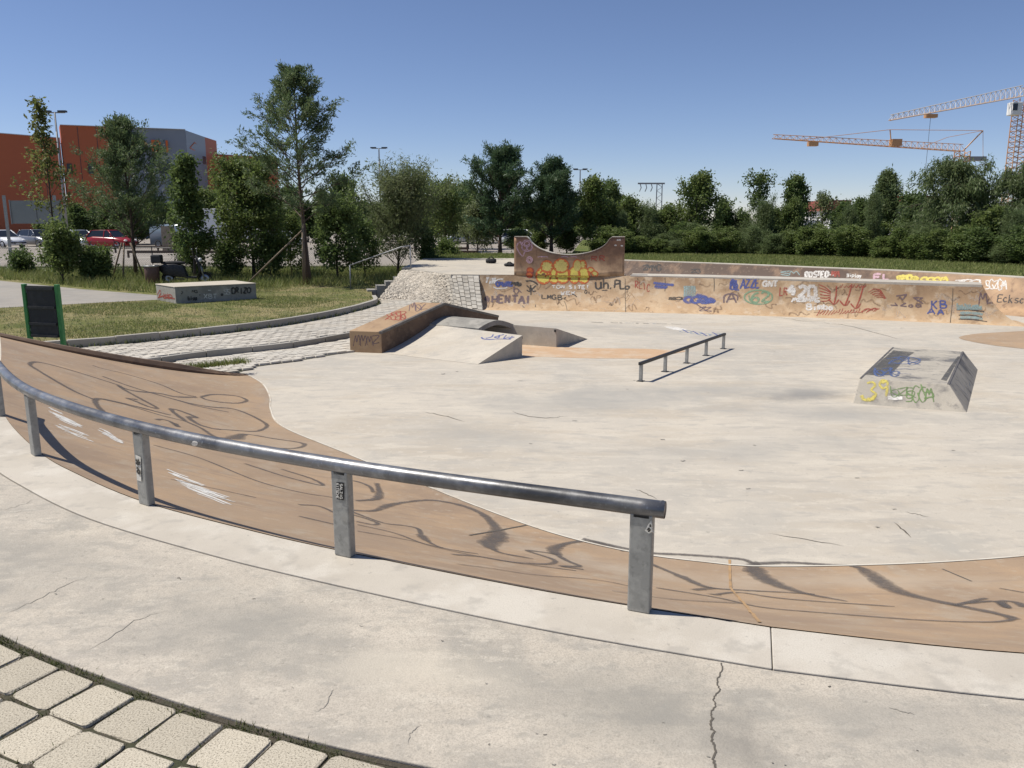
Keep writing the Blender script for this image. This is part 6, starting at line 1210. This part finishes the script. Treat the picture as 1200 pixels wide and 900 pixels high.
P_.stroke([(700, 225), (696, 330), (680, 470)], .012, 'crack')
P_.done()
# bowl wall behind
P_ = Paint([q2face], q2, (840, 310, .15), .006)
P_.text('DOSTED', 690, 55, 180, 42, .09, 'paint_white', .15, .1); P_.stroke([(870, 80), (915, 82)], .07, 'paint_white'); P_.scribble(900, 50, 955, 95, 6, .08, 'paint_red', 3); P_.text('Hiplay', 1018, 70, 110, 30, .05, 'paint_white', .15); P_.scribble(500, 50, 640, 85, 7, .05, 'paint_cyan', 4)
P_.zoom((1000, 300, 1/6)); P_.text('EL', 145, 128, 110, 40, .11, 'paint_pink', .3); P_.scribble(310, 140, 450, 172, 14, .13, 'paint_yellow', 5); P_.scribble(480, 152, 660, 180, 12, .10, 'paint_yellow', 6); P_.scribble(720, 168, 900, 192, 10, .06, 'paint_white', 7); P_.scribble(930, 170, 1075, 235, 16, .05, 'paint_white', 8)
P_.text('Ecksc', 1010, 272, 190, 55, .045, 'paint_black', .2, .15, 2); P_.zoom((660, 310, 1/6)); P_.scribble(560, 2, 690, 45, 14, .08, 'paint_black', 9); P_.scribble(900, 30, 965, 60, 8, .05, 'paint_black', 10)
P_.done()
# box, funbox, ledge, bench block
P_ = Paint([boxm], bx, (980, 390, .18333), .004)
P_.poly([(365, 112), (430, 117), (500, 125), (450, 160), (345, 272), (260, 274), (185, 268), (255, 205)], 'paint_wax'); P_.poly([(704, 310), (668, 300), (730, 212), (778, 150), (792, 152)], 'paint_wax')
P_.text('3', 195, 318, 75, 110, .045, 'paint_yellowbox'); P_.text('9', 270, 305, 70, 110, .045, 'paint_yellowbox'); P_.stroke([(160, 400), (175, 425), (215, 430), (250, 400)], .06, 'paint_yellowbox'); P_.fill((298, 312), 22, 14, 'paint_yellowbox'); P_.poly([(328, 405), (375, 403), (424, 407), (424, 428), (375, 431), (330, 428)], 'paint_white')
P_.scribble(445, 345, 615, 440, 13, .022, 'paint_lime', 1); P_.scribble(350, 345, 500, 410, 10, .02, 'paint_lime', 2); P_.stroke([(540, 330), (560, 380), (600, 375), (620, 405), (560, 420)], .03, 'paint_lime')
P_.scribble(330, 160, 530, 205, 10, .035, 'paint_bluebox', 3); P_.stroke([(370, 160), (450, 152), (535, 175), (440, 200), (350, 185), (400, 172), (510, 195)], .05, 'paint_bluebox'); P_.scribble(250, 225, 400, 275, 9, .05, 'paint_bluebox', 4); P_.stroke([(380, 235), (440, 232), (500, 238)], .03, 'paint_bluebox'); P_.stroke([(370, 265), (430, 262), (480, 268)], .03, 'paint_bluebox')
for k in range(4): P_.stroke([(755+k*22, 320-k*18), (795+k*18, 360-k*14), (838+k*4, 405-k*22)], .02, 'paint_floorblue' if k % 2 else 'paint_bluebox')
P_.done()
P_ = Paint([near], near, (540, 360, .13333), .004)
for pts in ([(180, 265), (200, 280), (260, 285), (330, 280), (440, 282)], [(285, 240), (270, 262), (220, 275)], [(340, 245), (330, 270), (300, 262), (380, 240)], [(400, 245), (380, 275), (430, 262)], [(455, 255), (420, 280), (470, 262)]): P_.stroke(pts, .04, 'paint_blue')
P_.zoom((400, 330, .25)); P_.stroke([(545, 185), (590, 205), (640, 200)], .06, 'paint_white'); P_.stroke([(560, 200), (610, 195), (650, 190)], .05, 'paint_white')
P_.done()
P_ = Paint([ledge], lg, (260, 240, .25), .004)
P_.scribble(770, 500, 860, 540, 14, .035, 'paint_red', 1); P_.stroke([(765, 540), (800, 515), (850, 500), (860, 508), (810, 530)], .04, 'paint_red'); P_.scribble(880, 455, 960, 495, 10, .03, 'paint_violet', 2); P_.scribble(620, 610, 735, 660, 12, .025, 'paint_violet', 3); P_.stroke([(905, 452), (930, 450)], .04, 'paint_red')
P_.done()
P_ = Paint([bblock], bench, (170, 280, .11667), .005)
P_.stroke([(125, 560), (150, 515), (160, 545), (140, 575), (190, 580)], .05, 'paint_red'); P_.stroke([(130, 590), (180, 575), (240, 590), (300, 600)], .06, 'paint_red'); P_.scribble(190, 545, 270, 595, 8, .05, 'paint_red', 2)
P_.text('blau', 430, 572, 90, 42, .045, 'paint_black', .15); P_.text('DRIZO', 870, 490, 190, 58, .06, 'paint_black', .1); P_.fill((772, 560), 14, 14, 'paint_black'); P_.text('1-5', 590, 495, 120, 40, .04, 'paint_chalk'); P_.text('XBT', 590, 555, 130, 45, .04, 'paint_chalk'); P_.scribble(470, 515, 525, 540, 7, .03, 'paint_black', 4); P_.scribble(790, 500, 850, 555, 8, .03, 'paint_chalk', 5); P_.stroke([(365, 525), (378, 535), (362, 555)], .03, 'paint_black'); P_.fill((550, 562), 5, 7, 'paint_black')
P_.done()
# stickers on the grind rail posts
def on_post(idx, quad, m, z, strokes=(), sm=None, lw=.006):
    po = rposts[idx]; S = Paint([po], po, z, .0035); S.poly(quad, m); S.done('sticker')
    if strokes:
        S = Paint([po], po, z, .0075)
        for st in strokes: S.stroke(st, lw, sm, True, 0, 4)
        S.done('sticker_lettering')
def rot_text(t, x, y, w, h):                                  # letters read from the bottom up the post or down it: turned by 90 degrees
    out = []; n = len(t); ch = h/(n*1.2)
    for i, c in enumerate(t):
        for st in FONT.get(c, []): out.append([(x+w*(1-p[1]), y+i*ch*1.2+p[0]*ch) for p in st])
    return out
z = (330, 520, .17778)
on_post(1, [(364, 252), (388, 253), (412, 256), (412, 372), (388, 368), (364, 363)], 'sticker_black', z, rot_text('SALZIG', 391, 262, 16, 100)+rot_text('KITSCHE', 368, 258, 15, 102), 'sticker_white', .0028)
z = (110, 470, .14444)
on_post(2, [(342, 434), (362, 442), (384, 452), (390, 652), (372, 646), (354, 640)], 'sticker_white', z, [[(350, 470), (362, 490), (380, 500)], [(372, 470), (365, 500), (360, 515)], [(350, 497), (365, 510), (378, 508)], [(356, 535), (370, 548), (362, 572), (378, 585), (380, 560)]], 'sticker_black', .011)
z = (700, 570, .17778)
on_post(0, [(315, 290), (335, 250), (357, 222), (362, 250), (368, 306), (340, 308)], 'sticker_white', z, [[(330, 285), (345, 270), (340, 295), (355, 280)], [(345, 255), (355, 262), (350, 245)]], 'sticker_black', .004)
P_ = Paint([c for c in gr.children if c.name.startswith('rail_tube')], gr, (110, 470, .14444), .002); P_.fill((820, 343), 26, 20, 'paint_white'); P_.done('paint_spot')
